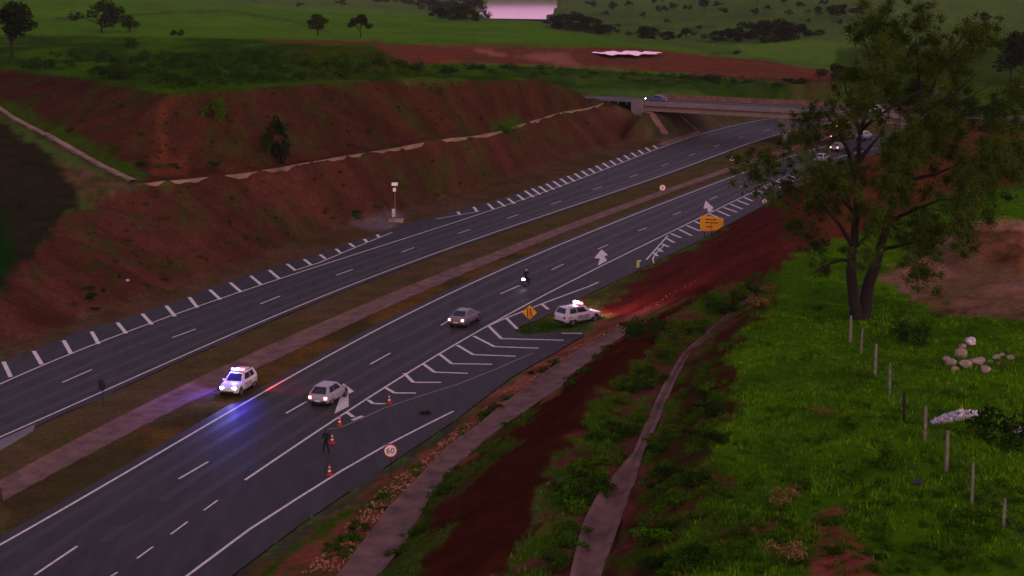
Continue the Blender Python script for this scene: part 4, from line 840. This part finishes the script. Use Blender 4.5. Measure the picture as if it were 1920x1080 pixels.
# ---------------------------------------------------------------- fence
fp = [(1594,592,642),(1614,616,662),(1640,645,706),(1668,680,742),(1695,735,792),(1734,761,826),(1774,806,884),(1822,865,947),(1881,935,990),(1925,1010,1090)]
pos = [ground_at(x, b) for x, a, b in fp]
t = thing('wire_fence', 'leaning grey fence posts with thin wire crossing the bright green field', 'fence', tuple(pos[4]), 0)
tops = []
for i, p in enumerate(pos):
    h_ = max(1.3, min(2.0, zat(p, fp[i][1]) - p.z)); lx, ly = random.uniform(-.08,.08), random.uniform(-.08,.08); q_ = p - pos[4]; tp = q_ + Vector((lx, ly, h_)); tops.append((q_, tp))
    r0 = .10 if i in (0, 2, 5, 6) else .075; MB().tube([q_ - Vector((0,0,.3)), q_.lerp(tp, .5), tp], [r0, r0*.95, r0*.8], 6).build('post', M['post'] if i != 4 else M['bark'], t)
for k in (.35, .62, .88):
    MB().tube([a.lerp(b, k) + Vector((0,0,0)) for a, b in tops], .008, 4).build('wire', M['darkmetal'], t)
# ---------------------------------------------------------------- plants
def leaf_cloud(centres, radii, n, size, tones, flat=.75, droop=.3, aspect=.4, seed=1, soft=False):
    """leaf-sized quads scattered through a set of clumps; returns arrays"""
    r = np.random.default_rng(seed); centres = np.asarray(centres, float); radii = np.asarray(radii, float)
    w = radii**2.2; w = w / w.sum(); k = r.choice(len(centres), n, p=w)
    d = r.normal(size=(n, 3)); d /= np.linalg.norm(d, axis=1)[:, None]; rr = r.random(n)**.45 if not soft else np.minimum(np.abs(r.normal(size=n))*.62, 1.5)
    P_ = centres[k] + d * (rr * radii[k])[:, None] * np.array([1, 1, flat])
    # twig strands: pull leaves together in little bunches
    b_ = r.integers(0, max(1, n // 14), n); off_ = r.normal(size=(b_.max()+1, 3)) * .0; ax = r.normal(size=(n, 3)); ax[:, 2] = ax[:, 2]*.6 - droop; ax /= np.linalg.norm(ax, axis=1)[:, None]
    up_ = r.normal(size=(n, 3)); sd_ = np.cross(ax, up_); sd_ /= np.linalg.norm(sd_, axis=1)[:, None]
    s = size * r.uniform(.6, 1.4, n)[:, None]; a = ax * s; b = sd_ * s * aspect
    V = np.stack([P_ - a, P_ - b, P_ + a, P_ + b], 1).reshape(-1, 3); F = np.arange(4*n).reshape(n, 4)
    tn = np.array([alb(*t_) for t_ in tones]); ti = (r.random(len(centres)) * len(tones)).astype(int)
    c = (tn[ti[k]]*.6 + tn[(r.random(n)*len(tones)).astype(int)]*.4) * r.uniform(.65, 1.35, n)[:, None]
    return V, F, np.repeat(c, 4, 0)
def cloud_obj(name, parent, *a, **k):
    V, F, c = leaf_cloud(*a, **k); return np_mesh(name, V, F, M['leaf'], c, False, parent)
GREENS = [(26,38,10),(32,48,12),(40,58,14),(22,32,10)]
DARKS = [(16,22,12),(22,30,14),(28,38,16)]
# small tree prototypes, unit height about 1
protos = []
for k in range(5):
    r = np.random.default_rng(100 + k); root = thing('tree', '', 'tree', (0, 0, -50)); n = 9 + k
    wd = (.42, .55, .34, .5, .62)[k]
    cs = np.stack([r.normal(0, wd*.42, n), r.normal(0, wd*.42, n), r.uniform(.34, .88, n)], 1); cs[:, :2] *= (1.15 - np.abs(cs[:, 2:3] - .55)*1.4); rd = r.uniform(.13, .24, n)
    cloud_obj('crown', root, cs, rd, 1500, .035, DARKS if k in (0, 1, 4) else [(22,32,12),(32,44,16),(28,40,14)], seed=k, aspect=.6)
    m_ = MB(); m_.tube([(0,0,-.08),(.01,0,.2),(0,.02,.5)], [.03,.022,.01], 7)
    for q_ in range(4): e = cs[q_]; m_.tube([(0,.01,.25+.05*q_), tuple(e*.6+np.array([0,0,.15])), tuple(e)], [.014,.01,.004], 5)
    m_.build('trunk', M['bark'], root); protos.append(root)
shr = []
for k in range(5):
    r = np.random.default_rng(200 + k); root = thing('shrub', '', 'shrub', (0, 0, -50)); n = 7
    cs = np.stack([r.normal(0, .3, n), r.normal(0, .3, n), r.uniform(.12, .5, n)], 1); rd = r.uniform(.18, .34, n)
    tn = [[(54,76,14),(46,66,12),(64,82,20)], [(40,58,14),(50,66,16)], [(40,52,14),(34,46,12),(50,56,20)], [(28,40,14),(36,50,16)], [(96,72,48),(112,82,56),(84,66,44)]][k]
    cloud_obj('foliage', root, cs, rd, 700, .07, tn, seed=30+k, aspect=.32, flat=.8, droop=-.3)
    m_ = MB()
    for q_ in range(5): e = cs[q_]; m_.tube([(0,0,-.1), tuple(e)], [.02,.006], 4)
    m_.build('stem', M['bark'], root); shr.append(root)
used = set()
def place(root, p, sx, sz, label, group, name=None, cat=None, rz=None):
    if id(root) in used: o = copy_tree(root)
    else: o = root; used.add(id(root))
    o.location = p; o.scale = (sx, sx, sz); o.rotation_euler = (0, 0, random.uniform(0, 6.28) if rz is None else rz); o['label'] = label; 
    if group: o['group'] = group
    if name: o.name = name
    if cat: o['category'] = cat
    return o
def tree_px(k, px, foot, top, label, group=None, wide=1.):
    sink = .05 if not group or 'hillside' in group else .26
    p = ground_at(px, foot); h_ = max(1.0, (zat(p, top) - p.z)) * (1.03 + sink); place(protos[k], (p.x, p.y, p.z - sink*h_), h_*wide, h_, label, group); return p
for a in [(0,22,108,6,'large dark tree at the far left edge of the pasture',None,1.2),(1,190,62,2,'broad dark tree on the pasture, left of two neighbours',None,1.3),(3,243,60,20,'smaller dark tree touching the right side of the broad one',None,1.2),
          (2,596,66,26,'dark tree with a gap in its crown at the end of the cut plateau',None,1.5),(0,676,70,28,'leaning dark tree above the red bank, right of its twin',None,1.1),(3,334,70,52,'small round bush-like tree at the plateau back edge',None,1.4)]: tree_px(*a)
g_ = 'dark trees on the left shore of the lake'
for x, f, tp, k in [(760,8,-12,1),(790,14,-8,0),(815,22,-6,4),(838,30,2,1),(860,34,4,0),(848,38,14,4),(876,38,6,1),(890,24,-6,0),(893,40,20,4),(826,36,14,0),(712,4,-12,3),(868,18,-10,1)]: tree_px(k, x, f, tp, 'dark tree in the clump on the left shore of the lake', g_, 1.5)
g_ = 'dark trees on the right shore of the lake'
for x, f, tp, k in [(1040,50,28,0),(1062,54,24,1),(1085,56,22,4),(1104,62,30,1),(1125,64,42,4),(1142,66,46,0),(1072,36,14,3)]: tree_px(k, x, f, tp, 'dark tree in the clump on the right shore of the lake', g_, 1.5)
g_ = 'trees in the hedge line on the far pasture'
for x, f, tp, k in [(1205,72,46,4),(1228,74,50,1),(1250,76,56,4),(1285,72,52,0),(1340,78,56,1),(1362,76,52,0),(1385,78,56,4),(1408,74,40,1),(1430,76,36,0),(1452,76,34,1),(1475,76,40,4),(1498,72,44,0),(1518,68,50,3),(1536,66,54,4),(1440,80,60,3)]: tree_px(k, x, f, tp, 'dark tree in the hedge line across the far pasture', g_, 1.5)
g_ = 'scattered trees on the far hillside'
for x, f, tp, k in [(1112,14,-2,3),(1150,22,2,2),(1178,16,2,0),(1240,24,6,3),(1262,20,4,2),(1320,22,-2,0),(1360,26,12,3),(1414,30,14,2),(1470,10,-4,0),(1500,14,0,3),(1530,30,12,1),(1560,34,8,4),(1585,34,8,1),(1608,36,12,0),(1700,12,-4,2),(1380,104,92,3),(1740,22,4,1),(1250,44,34,3),(1590,60,46,2),(1100,40,32,0),(1135,30,20,1),(1205,34,22,2),(1290,20,6,3),(1345,14,2,1),(1390,50,38,3),(1440,22,10,0),(1480,30,18,1),(1515,44,34,2),(1545,10,-4,3),(1575,48,36,4),(1230,8,-6,1),(1310,58,46,2),(1420,6,-8,0),(1160,52,42,3),(640,12,-2,1),(480,6,-8,0),(560,14,2,3)]: tree_px(k, x, f, tp, 'small tree scattered over the far green hillside', g_, 1.3)
tree_px(0, 1893, 162, 62, 'big dark rounded tree at the right edge, beyond the tall eucalyptus', None, 1.0); tree_px(4, 1846, 46, 22, 'small lone tree on the hillside right of the tall eucalyptus', None, 1.3); tree_px(1, 1925, 165, 80, 'dark tree cut by the right edge of the picture', None, 1.2)
g_ = 'young trees beyond the overpass on the right'
for x, f, tp, k in [(1560,150,118,1),(1600,152,122,4),(1500,158,140,3),(1840,215,170,3),(1880,250,205,1),(1905,300,250,3),(1870,330,290,2)]: tree_px(k, x, f, tp, 'bushy tree on the rough ground behind the tall eucalyptus', g_, 1.4)
def shrub_px(k, px, foot, top, label, group=None, wide=1., name='shrub'):
    p = ground_at(px, foot); h_ = max(.2, (zat(p, top) - p.z)); place(shr[k], (p.x, p.y, p.z - .03), h_*wide*1.15, h_*1.25, label, group, name)
place(protos[1], tuple(ground_at(522, 314) - Vector((0,0,1.6))), 3.5, 8.2, 'tall dark bush growing alone on the berm of the left cutting', None, 'shrub', 'shrub')
for a in [(1,408,222,172,'ragged green bush near the top of the left cutting',None,.7),(1,610,122,92,'dark bush on the plateau behind the left cutting',None,1.2),(3,245,80,68,'low bush at the back of the left plateau, right of the broad tree',None,1.3),(3,100,128,106,'round dark bush above the rim at far left',None,1.),(3,248,92,72,'dark bush in the middle of the left plateau',None,1.),(1,305,166,150,'small bush on the very rim of the left cutting',None,1.),
          (3,228,150,118,'dark bush patch just behind the rim of the left cutting',None,1.6),(0,950,246,226,'bright green bush on the berm of the left cutting',None,2.2),(1,930,140,126,'dark bush behind the rim, left of the overpass',None,1.4),
          (3,1888,835,748,'dark dense bush by the white rubble at the right edge',None,1.0),(3,1708,642,592,'dark round bush right of the tall tree trunk',None,1.0),(1,1662,880,812,'spindly dark plant between fence posts in the field',None,.5),(3,1210,640,590,'dark bush above the end of the verge gutter',None,1.2),
          (4,1484,1050,1004,'large tan dry grass tuft in the lower field',None,1.1),(4,1472,932,902,'tan dry grass tuft above the largest one in the field',None,1.2),(4,1366,786,770,'small tan tuft at the left border of the field',None,1.),(4,1540,774,758,'small tan mound of dry grass in the middle of the field',None,1.8),(4,1424,572,548,'pale yellow dry bush beside the upper end of the berm channel',None,1.3),(4,1442,548,524,'pale dry bush topmost of the berm channel bushes',None,1.),(4,1460,945,920,'wispy tan tuft left of the field tufts',None,1.),
          (3,797,780,768,'small dark weed growing on the asphalt near the right edge line',None,1.2)]: shrub_px(*a)
drains = [np.concatenate([off(Bw, -.25), off(Cw, .25)[::-1]]), np.concatenate([off(Ew, .1), off(Fw, -.1)[::-1]])]
def scatter(poly, n, ks, hmin, hmax, label, group, seed, wide=1.):
    r = random.Random(seed); xs = [p[0] for p in poly]; ys = [p[1] for p in poly]; c = 0; P2 = [(float(a), float(b)) for a, b in poly]
    while c < n:
        x, y = r.uniform(min(xs), max(xs)), r.uniform(min(ys), max(ys))
        if not inpoly(np.array([x]), np.array([y]), P2)[0]: continue
        p = ground_at(x, y)
        if any(inpoly(np.array([p.x]), np.array([p.y]), pg)[0] for pg in drains): continue
        h_ = r.uniform(hmin, hmax); place(shr[r.choice(ks)], (p.x, p.y, p.z-.05), h_*r.uniform(1.1, 1.9)*wide, h_, label, group, 'shrub'); c += 1
scatter([(1040,1075),(1050,960),(1085,850),(1145,740),(1200,690),(1240,720),(1180,850),(1100,980),(1060,1080)], 40, [0,1,0,2], .5, 1.2, 'leafy green shrub on the bank between the dark red slope and the berm channel', 'green shrubs left of the berm channel', 1)
scatter([(1230,640),(1330,560),(1420,520),(1450,530),(1340,600),(1250,690)], 16, [2,0,1], .5, 1.1, 'yellow green shrub lining the upper end of the berm channel', 'shrubs along the upper berm channel', 2)
scatter([(1215,1075),(1225,860),(1280,720),(1370,640),(1350,800),(1340,940),(1320,1075)], 28, [1,3,0], .45, 1.1, 'dark green shrub on the bank right of the berm channel', 'shrubs right of the berm channel', 3)
scatter([(690,1010),(800,900),(950,770),(1080,700),(1180,622),(1190,635),(1000,775),(860,900),(760,1050)], 20, [1,0,1], .35, .8, 'green shrub fringing the right edge of the verge gutter', 'shrubs along the right edge of the gutter', 4)
scatter([(600,1040),(740,910),(860,810),(960,725),(1080,655),(1180,600),(1180,612),(1060,690),(960,745),(760,930),(650,1060)], 36, [1,2,0,1], .35, .7, 'low weedy shrub on the reddish verge left of the gutter', 'weedy shrubs on the verge left of the gutter', 5)
scatter([(1300,1075),(1340,930),(1500,900),(1650,960),(1900,1000),(1900,1075)], 38, [0,0,2,1], .3, .6, 'bright green low shrub in the nearest corner of the field', 'low shrubs in the near field', 6)
scatter([(130,150),(330,165),(640,140),(800,135),(780,105),(520,100),(150,95)], 16, [3,1], .8, 1.9, 'dark low shrub on the plateau behind the left cutting', 'shrubs on the left plateau', 7, 1.2)
scatter([(840,140),(1500,165),(1480,150),(1100,133),(860,120)], 14, [3,1], .8, 1.6, 'dark low shrub in the green strip beyond the overpass road', 'shrubs beyond the overpass road', 8, 1.3)
scatter([(110,235),(240,300),(270,320),(480,310),(470,300),(280,310),(150,230)], 9, [3,1], .5, 1.1, 'dark tuft of shrub along the foot of the upper left cutting', 'shrubs at the foot of the upper left cutting', 9)
scatter([(130,560),(200,520),(200,590),(150,610)], 6, [3], .4, .9, 'dark weed clump low on the left cutting slope', 'dark weeds on the lower left cutting', 10)
scatter([(620,410),(660,395),(720,380),(700,400),(640,425)], 5, [3,1], .4, .9, 'dark weed clump on the slope just left of the emergency post', 'dark weeds by the emergency post', 11)
scatter([(1560,470),(1640,420),(1900,340),(1900,390),(1700,430),(1600,560)], 14, [1,3,0], .5, 1.3, 'green shrub on the rough pasture behind the tall tree', 'shrubs behind the tall tree', 12)
scatter([(1510,200),(1700,240),(1900,250),(1900,330),(1750,350),(1560,380)], 18, [3,1], .7, 1.8, 'dark shrub on the red earth slope behind the tall tree', 'shrubs on the red slope behind the tree', 13)
for o in shr + protos:
    if id(o) not in used:
        for c_ in list(o.children): bpy.data.objects.remove(c_)
        bpy.data.objects.remove(o)
# ---------------------------------------------------------------- the tall tree
tb = ground_at(1612, 598); tt = thing('eucalyptus_tree', 'tall feathery eucalyptus with twin dark trunks rising from the green field', 'tree', tuple(tb))
SC = tb.y / FPX * 1.02
def TP(px, py, dep=0.): return Vector(((px - 1612) * SC, dep, (598 - py) * SC * .985))
clumps = [(1640,45,62),(1705,38,50),(1775,58,55),(1840,75,45),(1600,85,45),(1660,110,55),(1730,110,60),(1800,130,55),(1865,165,48),(1568,182,42),(1635,180,60),(1715,185,60),(1790,205,60),(1860,235,48),
          (1522,212,36),(1500,250,44),(1556,222,36),(1650,255,58),(1730,270,56),(1810,290,55),(1875,310,40),(1400,315,44),(1440,300,38),(1475,345,40),(1530,320,48),(1596,335,44),(1680,335,58),(1760,350,58),(1830,365,48),
          (1550,390,46),(1630,400,50),(1710,420,54),(1785,415,50),(1505,430,38),(1540,470,34),(1600,455,34),(1690,480,42),(1750,470,42),(1500,300,42),(1425,345,28),(1380,300,20),(1560,520,22),(1900,275,28),(1650,330,40),(1740,220,50),(1600,140,40),(1680,70,40)]
r = np.random.default_rng(5); cs, rd = [], []
for x, y, q_ in clumps:
    q_ = q_ * (.82 if y < 160 else .92); dep = r.uniform(-1, 1) * math.sqrt(max(0, 1 - ((x-1650)/290)**2)) * 6.0; base = TP(x, y, dep); R_ = q_*SC
    nsub = max(8, int(q_/1.5))
    cs.append(tuple(base)); rd.append(R_*.72)
    for k in range(nsub):
        d = r.normal(size=3); d /= np.linalg.norm(d); rr_ = r.random()**.5
        cs.append((base.x + d[0]*R_*rr_*1.25, base.y + d[1]*R_*rr_*1.5, base.z + d[2]*R_*rr_*1.15)); rd.append(R_*r.uniform(.14, .36))
cloud_obj('crown', tt, cs, rd, 340000, .09, [(34,45,15),(42,54,18),(52,65,22),(60,72,28),(40,48,20),(60,56,28)], seed=77, soft=True, aspect=.3, droop=.35, flat=1.0)
def limb(mb, pts, r0, r1):
    P_ = [TP(*p) for p in pts]; out = [P_[0]]
    for a, b in zip(P_, P_[1:]):
        for k in (1, 2, 3): q_ = a.lerp(b, k/3); out.append(q_ + Vector((random.uniform(-.1,.1), random.uniform(-.1,.1), 0)) * (k < 3))
    n = len(out); mb.tube(out, [r1 + (r0-r1)*(1-i/(n-1))**1.25 for i in range(n)], 9)
tr1, tr2 = MB(), MB()
limb(tr1, [(1606,610),(1598,560,-.2),(1590,500,-.3),(1592,460,-.3),(1598,400,0),(1596,320,.3),(1600,240,.4),(1625,150,.5),(1650,70,.4)], .5, .06)
limb(tr2, [(1618,612),(1624,560,.3),(1636,510,.5),(1648,470,.8),(1660,420,1),(1680,340,1.2),(1705,270,1.3),(1722,200,1.2),(1750,120,1),(1790,60,1)], .54, .06)
tr1.build('trunk', M['bark'], tt, smooth=True); tr2.build('trunk', M['bark'], tt, smooth=True)
lm = [[(1590,485,-.3),(1568,478,-1),(1530,490,-1.5),(1505,505,-2)],[(1592,455,-.3),(1560,410,-1),(1520,360,-1.5),(1470,340,-2),(1410,320,-2)],[(1598,400,0),(1560,350,1),(1530,300,1.5),(1500,250,1.5)],[(1596,330,.3),(1570,270,-1),(1540,220,-1.5),(1515,190,-1.5)],
      [(1598,300,.3),(1640,250,1),(1660,200,1.5)],[(1600,240,.4),(1580,180,1),(1570,140,1)],[(1625,150,.5),(1610,100,0),(1600,70,0)],[(1648,470,.8),(1700,450,0),(1750,460,-.5)],[(1660,420,1),(1720,390,2),(1790,400,2.5)],[(1680,340,1.2),(1740,320,0),(1800,290,-1),(1860,270,-1)],
      [(1680,350,1.2),(1660,300,2),(1650,260,2.5)],[(1705,270,1.3),(1760,230,2),(1800,190,2.5),(1850,160,2.5)],[(1722,200,1.2),(1700,130,0),(1690,60,0)],[(1750,120,1),(1800,110,1.5),(1840,80,1.5)],[(1722,205,1.2),(1770,170,0),(1800,130,-1)],[(1592,460,-.3),(1620,420,-1.5),(1630,390,-2)],[(1660,420,1),(1690,430,-1),(1710,420,-2)],[(1705,270,1.3),(1690,230,-1),(1640,180,-2)],[(1600,240,.4),(1640,190,-2),(1700,150,-3)],[(1660,415,1),(1740,360,-2),(1830,360,-2.5)]]
for k, pts in enumerate(lm): b_ = MB(); limb(b_, pts, .17, .03); b_.build('branch', M['bark'], tt, smooth=True)
# ---------------------------------------------------------------- rocks
def rock(name, p, r0, m, label, group, cat='rock', seed=0, flat=.65):
    q = random.Random(seed); bm = bmesh.new(); bmesh.ops.create_icosphere(bm, subdivisions=3, radius=1)
    pl = [(Vector((q.gauss(0,1), q.gauss(0,1), q.gauss(0,1))).normalized(), q.uniform(.55, .9)) for _ in range(14)]
    for v in bm.verts:
        for n, d in pl:
            s = v.co.dot(n)
            if s > d: v.co -= n*(s-d)
        v.co = Vector((v.co.x*r0, v.co.y*r0*q.uniform(.98,1.02), v.co.z*r0*flat))
    me = bpy.data.meshes.new(name); bm.to_mesh(me); bm.free(); me.materials.append(m); o = bpy.data.objects.new(name, me); C.objects.link(o); o.location = (p.x, p.y, p.z + r0*flat*.45); o.rotation_euler = (0, 0, q.uniform(0, 6)); tag(o, label, cat, group); return o
rk = [(1820,650,.46),(1800,668,.6),(1783,684,.42),(1812,688,.5),(1832,682,.55),(1849,696,.42),(1775,676,.3),(1868,672,.3),(1880,668,.25),(1895,672,.3),(1856,680,.22),(1790,694,.3),(1872,684,.2),(1805,652,.3)]
lab = ['round white boulder on top of the rock pile','largest flat pink boulder of the rock pile','boulder at the lower left of the rock pile']
for i, (x, y, r0) in enumerate(rk):
    rock('boulder', ground_at(x, y) + Vector((0,0,.25 if i == 0 else 0)), r0, M['whitestone'] if i == 0 else M['rock'], lab[i] if i < 3 else 'pale boulder in the loose rock pile on the right of the field', None if i < 3 else 'boulders of the rock pile', seed=i)
rock('boulder', ground_at(1912, 812), .45, M['whitestone'], 'white stone at the right edge beside the dark bush', None, seed=40); rock('boulder', ground_at(239, 527), .22, M['whitestone'], 'tiny white stone lying low on the left cutting slope', None, seed=41); rock('boulder', ground_at(1722, 908), .3, M['darkmetal'], 'dark stone in the field left of the nearest fence post', None, seed=42)
def stone_cloud(name, pts, sizes, m, seed=3):
    bm = bmesh.new(); bmesh.ops.create_icosphere(bm, subdivisions=1, radius=1); bv = np.array([v.co[:] for v in bm.verts]); bf = np.array([[v.index for v in f.verts] for f in bm.faces]); bm.free()
    r = np.random.default_rng(seed); n = len(pts); sc = np.asarray(sizes)[:, None, None] * r.uniform(.6, 1.3, (n, 1, 3)); V = bv[None] * (1 + r.uniform(-.2, .2, (n, len(bv), 1))) * sc + np.asarray(pts)[:, None, :]
    F = (bf[None] + (np.arange(n)*len(bv))[:, None, None]).reshape(-1, 3); return np_mesh(name, V.reshape(-1, 3), F, m)
c0 = ground_at(1797, 782); r = np.random.default_rng(8); pt = []
for _ in range(420):
    a = r.uniform(0, 6.28); q_ = r.random()**.5; x, y = c0.x + math.cos(a)*q_*1.45, c0.y + math.sin(a)*q_*.8; pt.append((x, y, gz(x, y) + .42*(1-q_)*r.random() + .02))
tag(stone_cloud('rubble_heap', pt, r.uniform(.04, .13, len(pt)), M['whitestone']), 'low heap of white rubble beside the dark bush in the field', 'rubble')
# broken slabs and mud-covered stones lying in the berm channel
for i, (x, y, r0) in enumerate([(1178,886,.42),(1196,858,.34),(1226,800,.36),(1243,750,.44),(1218,822,.28),(1254,735,.3),(1168,905,.3),(1204,842,.26),(1262,716,.26),(1236,768,.24)]):
    rock('broken_rock', ground_at(x, y), r0, M['rock'] if i % 3 else M['redrock'], 'broken pale rock fallen into the berm channel', 'broken rocks in the berm channel', seed=60+i, flat=.4)
# ---------------------------------------------------------------- ground cover
lum = col[..., 1] / (col.sum(-1) + 1e-6)
green = (col[..., 1] > col[..., 0] * 1.15) & (GY > 60) & (GY < 200) & ~rr & (GX > -70) & (GX < 75)
ii, jj = np.where(green[:-1, :-1]); area = (GX[ii, jj+1] - GX[ii, jj]) * (rows[ii+1] - rows[ii]); wgt = area * np.where(GX[ii, jj] > -5, 1., .25) * np.clip(120/GY[ii, jj], .5, 1.6)**2; wgt /= wgt.sum()
r = np.random.default_rng(12); nb = 52000; s_ = r.choice(len(ii), nb, p=wgt); i_, j_ = ii[s_], jj[s_]; fu, fv = r.random(nb), r.random(nb)
bx_ = GX[i_, j_]*(1-fu) + GX[i_, j_+1]*fu; by_ = rows[i_]*(1-fv) + rows[i_+1]*fv; bz_ = GZ[i_, j_]; bc = col[i_, j_]
keep = fbm(bx_, by_, .8, 3) > .40; bx_, by_, bz_, bc = bx_[keep], by_[keep], bz_[keep], bc[keep]; n = len(bx_); K = 5
A = r.uniform(0, 6.28, (n, K)); Hh = r.uniform(.09, .24, (n, K)) * (.6 + 1.0*fbm(bx_, by_, .3, 2))[:, None]; w_ = .035
ox, oy = r.normal(0, .13, (n, K)), r.normal(0, .13, (n, K)); X0, Y0, Z0 = bx_[:, None]+ox, by_[:, None]+oy, np.repeat(bz_[:, None], K, 1) - .03
V = np.stack([np.stack([X0 - np.sin(A)*w_, Y0 + np.cos(A)*w_, Z0], -1), np.stack([X0 + np.sin(A)*w_, Y0 - np.cos(A)*w_, Z0], -1), np.stack([X0 + np.cos(A)*Hh*.5, Y0 + np.sin(A)*Hh*.5, Z0 + Hh], -1)], 2)
cc = np.repeat(np.repeat(bc[:, None, None, :] * r.uniform(1.1, 2.3, (n, K, 1, 1)) * np.where(r.random((n, 1, 1, 1)) < .18, np.array([2.0, 1.15, 2.0]), np.array([1.12, 1.0, 1.0])), 3, 2).reshape(-1, 3), 1, 0)
tag(np_mesh('grass', V.reshape(-1, 3), np.arange(n*K*3).reshape(-1, 3), M['leaf'], cc), 'short bright grass covering the field and banks', 'grass', kind='stuff')
# loose stones on the verge and bare banks
mask = (inpoly(PX, PY, [(560,1080),(700,930),(960,720),(1240,560),(1330,510),(1240,572),(1090,653),(893,800),(700,1000),(640,1070)])) & ~rr
ii, jj = np.where(mask[:-1, :-1]); s_ = r.choice(len(ii), 1100); i_, j_ = ii[s_], jj[s_]; fu = r.random(1100)
pt = np.stack([GX[i_, j_]*(1-fu) + GX[i_, j_+1]*fu, rows[i_] + r.random(1100)*.3, GZ[i_, j_] + .01], 1)
tag(stone_cloud('loose_stones', pt, r.uniform(.02, .11, 1100), M['redrock'], 9), 'scattered reddish stones and clods on the bare verge', 'stones', kind='stuff')

# low leafy ground cover between the shrubs
def cover(name, label, polys, n, rmin, rmax, leaves, size, tones, seed):
    r = np.random.default_rng(seed); cs = []; rd = []
    while len(cs) < n:
        P2 = polys[int(r.integers(len(polys)))]; xs = [p[0] for p in P2]; ys = [p[1] for p in P2]; x, y = r.uniform(min(xs), max(xs)), r.uniform(min(ys), max(ys))
        if not inpoly(np.array([x]), np.array([y]), P2)[0]: continue
        p = ground_at(x, y)
        if fbm(np.array([p.x]), np.array([p.y]), .45, 3)[0] < .44: continue
        q_ = r.uniform(rmin, rmax); cs.append((p.x, p.y, p.z + q_*.3)); rd.append(q_)
    tag(cloud_obj(name, None, cs, rd, leaves, size, tones, seed=seed, aspect=.35, droop=-.5, flat=.7), label, 'ground cover', kind='stuff')
cover('ground_cover', 'leafy green ground cover on the banks either side of the channel', [[(1030,1075),(1050,940),(1085,840),(1145,730),(1240,640),(1260,690),(1200,790),(1150,900),(1080,1000),(1050,1075)], [(1230,640),(1330,560),(1430,515),(1450,530),(1340,600),(1250,690)], [(1190,1075),(1215,860),(1280,720),(1370,640),(1360,800),(1340,1075)], [(720,1040),(860,890),(1000,765),(1020,775),(900,890),(770,1075)]], 620, .18, .5, 46000, .07, [(54,76,12),(46,66,10),(62,80,18),(38,54,12),(72,70,26)], 61)
cover('plateau_scrub', 'dark scrub spread over the plateau and strip behind the left cutting', [[(20,128),(200,145),(330,168),(640,146),(900,142),(780,110),(520,100),(100,100)], [(860,125),(1100,135),(1480,165),(1400,150),(1000,128)]], 420, .5, 1.5, 36000, .2, [(24,34,12),(30,44,12),(40,56,16),(20,30,12)], 63)
cover('slope_weeds', 'sparse dark weeds dotted over the red faces of the left cutting', [[(20,560),(130,420),(260,352),(640,302),(1100,210),(1190,258),(1000,318),(735,400),(480,475),(160,585)], [(20,150),(320,185),(650,160),(1010,158),(1080,185),(640,285),(280,325)]], 260, .15, .5, 16000, .1, [(40,44,18),(50,50,24),(34,40,16),(60,46,28)], 64)
cover('field_weeds', 'patchy taller weeds in the lower part of the green field', [[(1260,1075),(1330,900),(1500,880),(1920,900),(1920,1075)], [(1380,520),(1700,500),(1900,640),(1900,880),(1360,880),(1380,640)]], 700, .12, .4, 42000, .06, [(44,66,8),(36,56,6),(56,74,14),(28,42,8)], 62)

# evening air
hb = MB().box(-2600, 2600, -120, 4600, -12, 75).build('haze', bpy.data.materials.new('haze')); tag(hb, 'thin evening haze over the valley', 'haze', kind='stuff')
hm_ = hb.data.materials[0]; hm_.use_nodes = True; n = hm_.node_tree; n.nodes.clear(); o_ = n.nodes.new('ShaderNodeOutputMaterial'); v_ = n.nodes.new('ShaderNodeVolumePrincipled')
v_.inputs['Color'].default_value = (.85, .8, .85, 1); v_.inputs['Density'].default_value = .00004; n.links.new(v_.outputs[0], o_.inputs['Volume'])
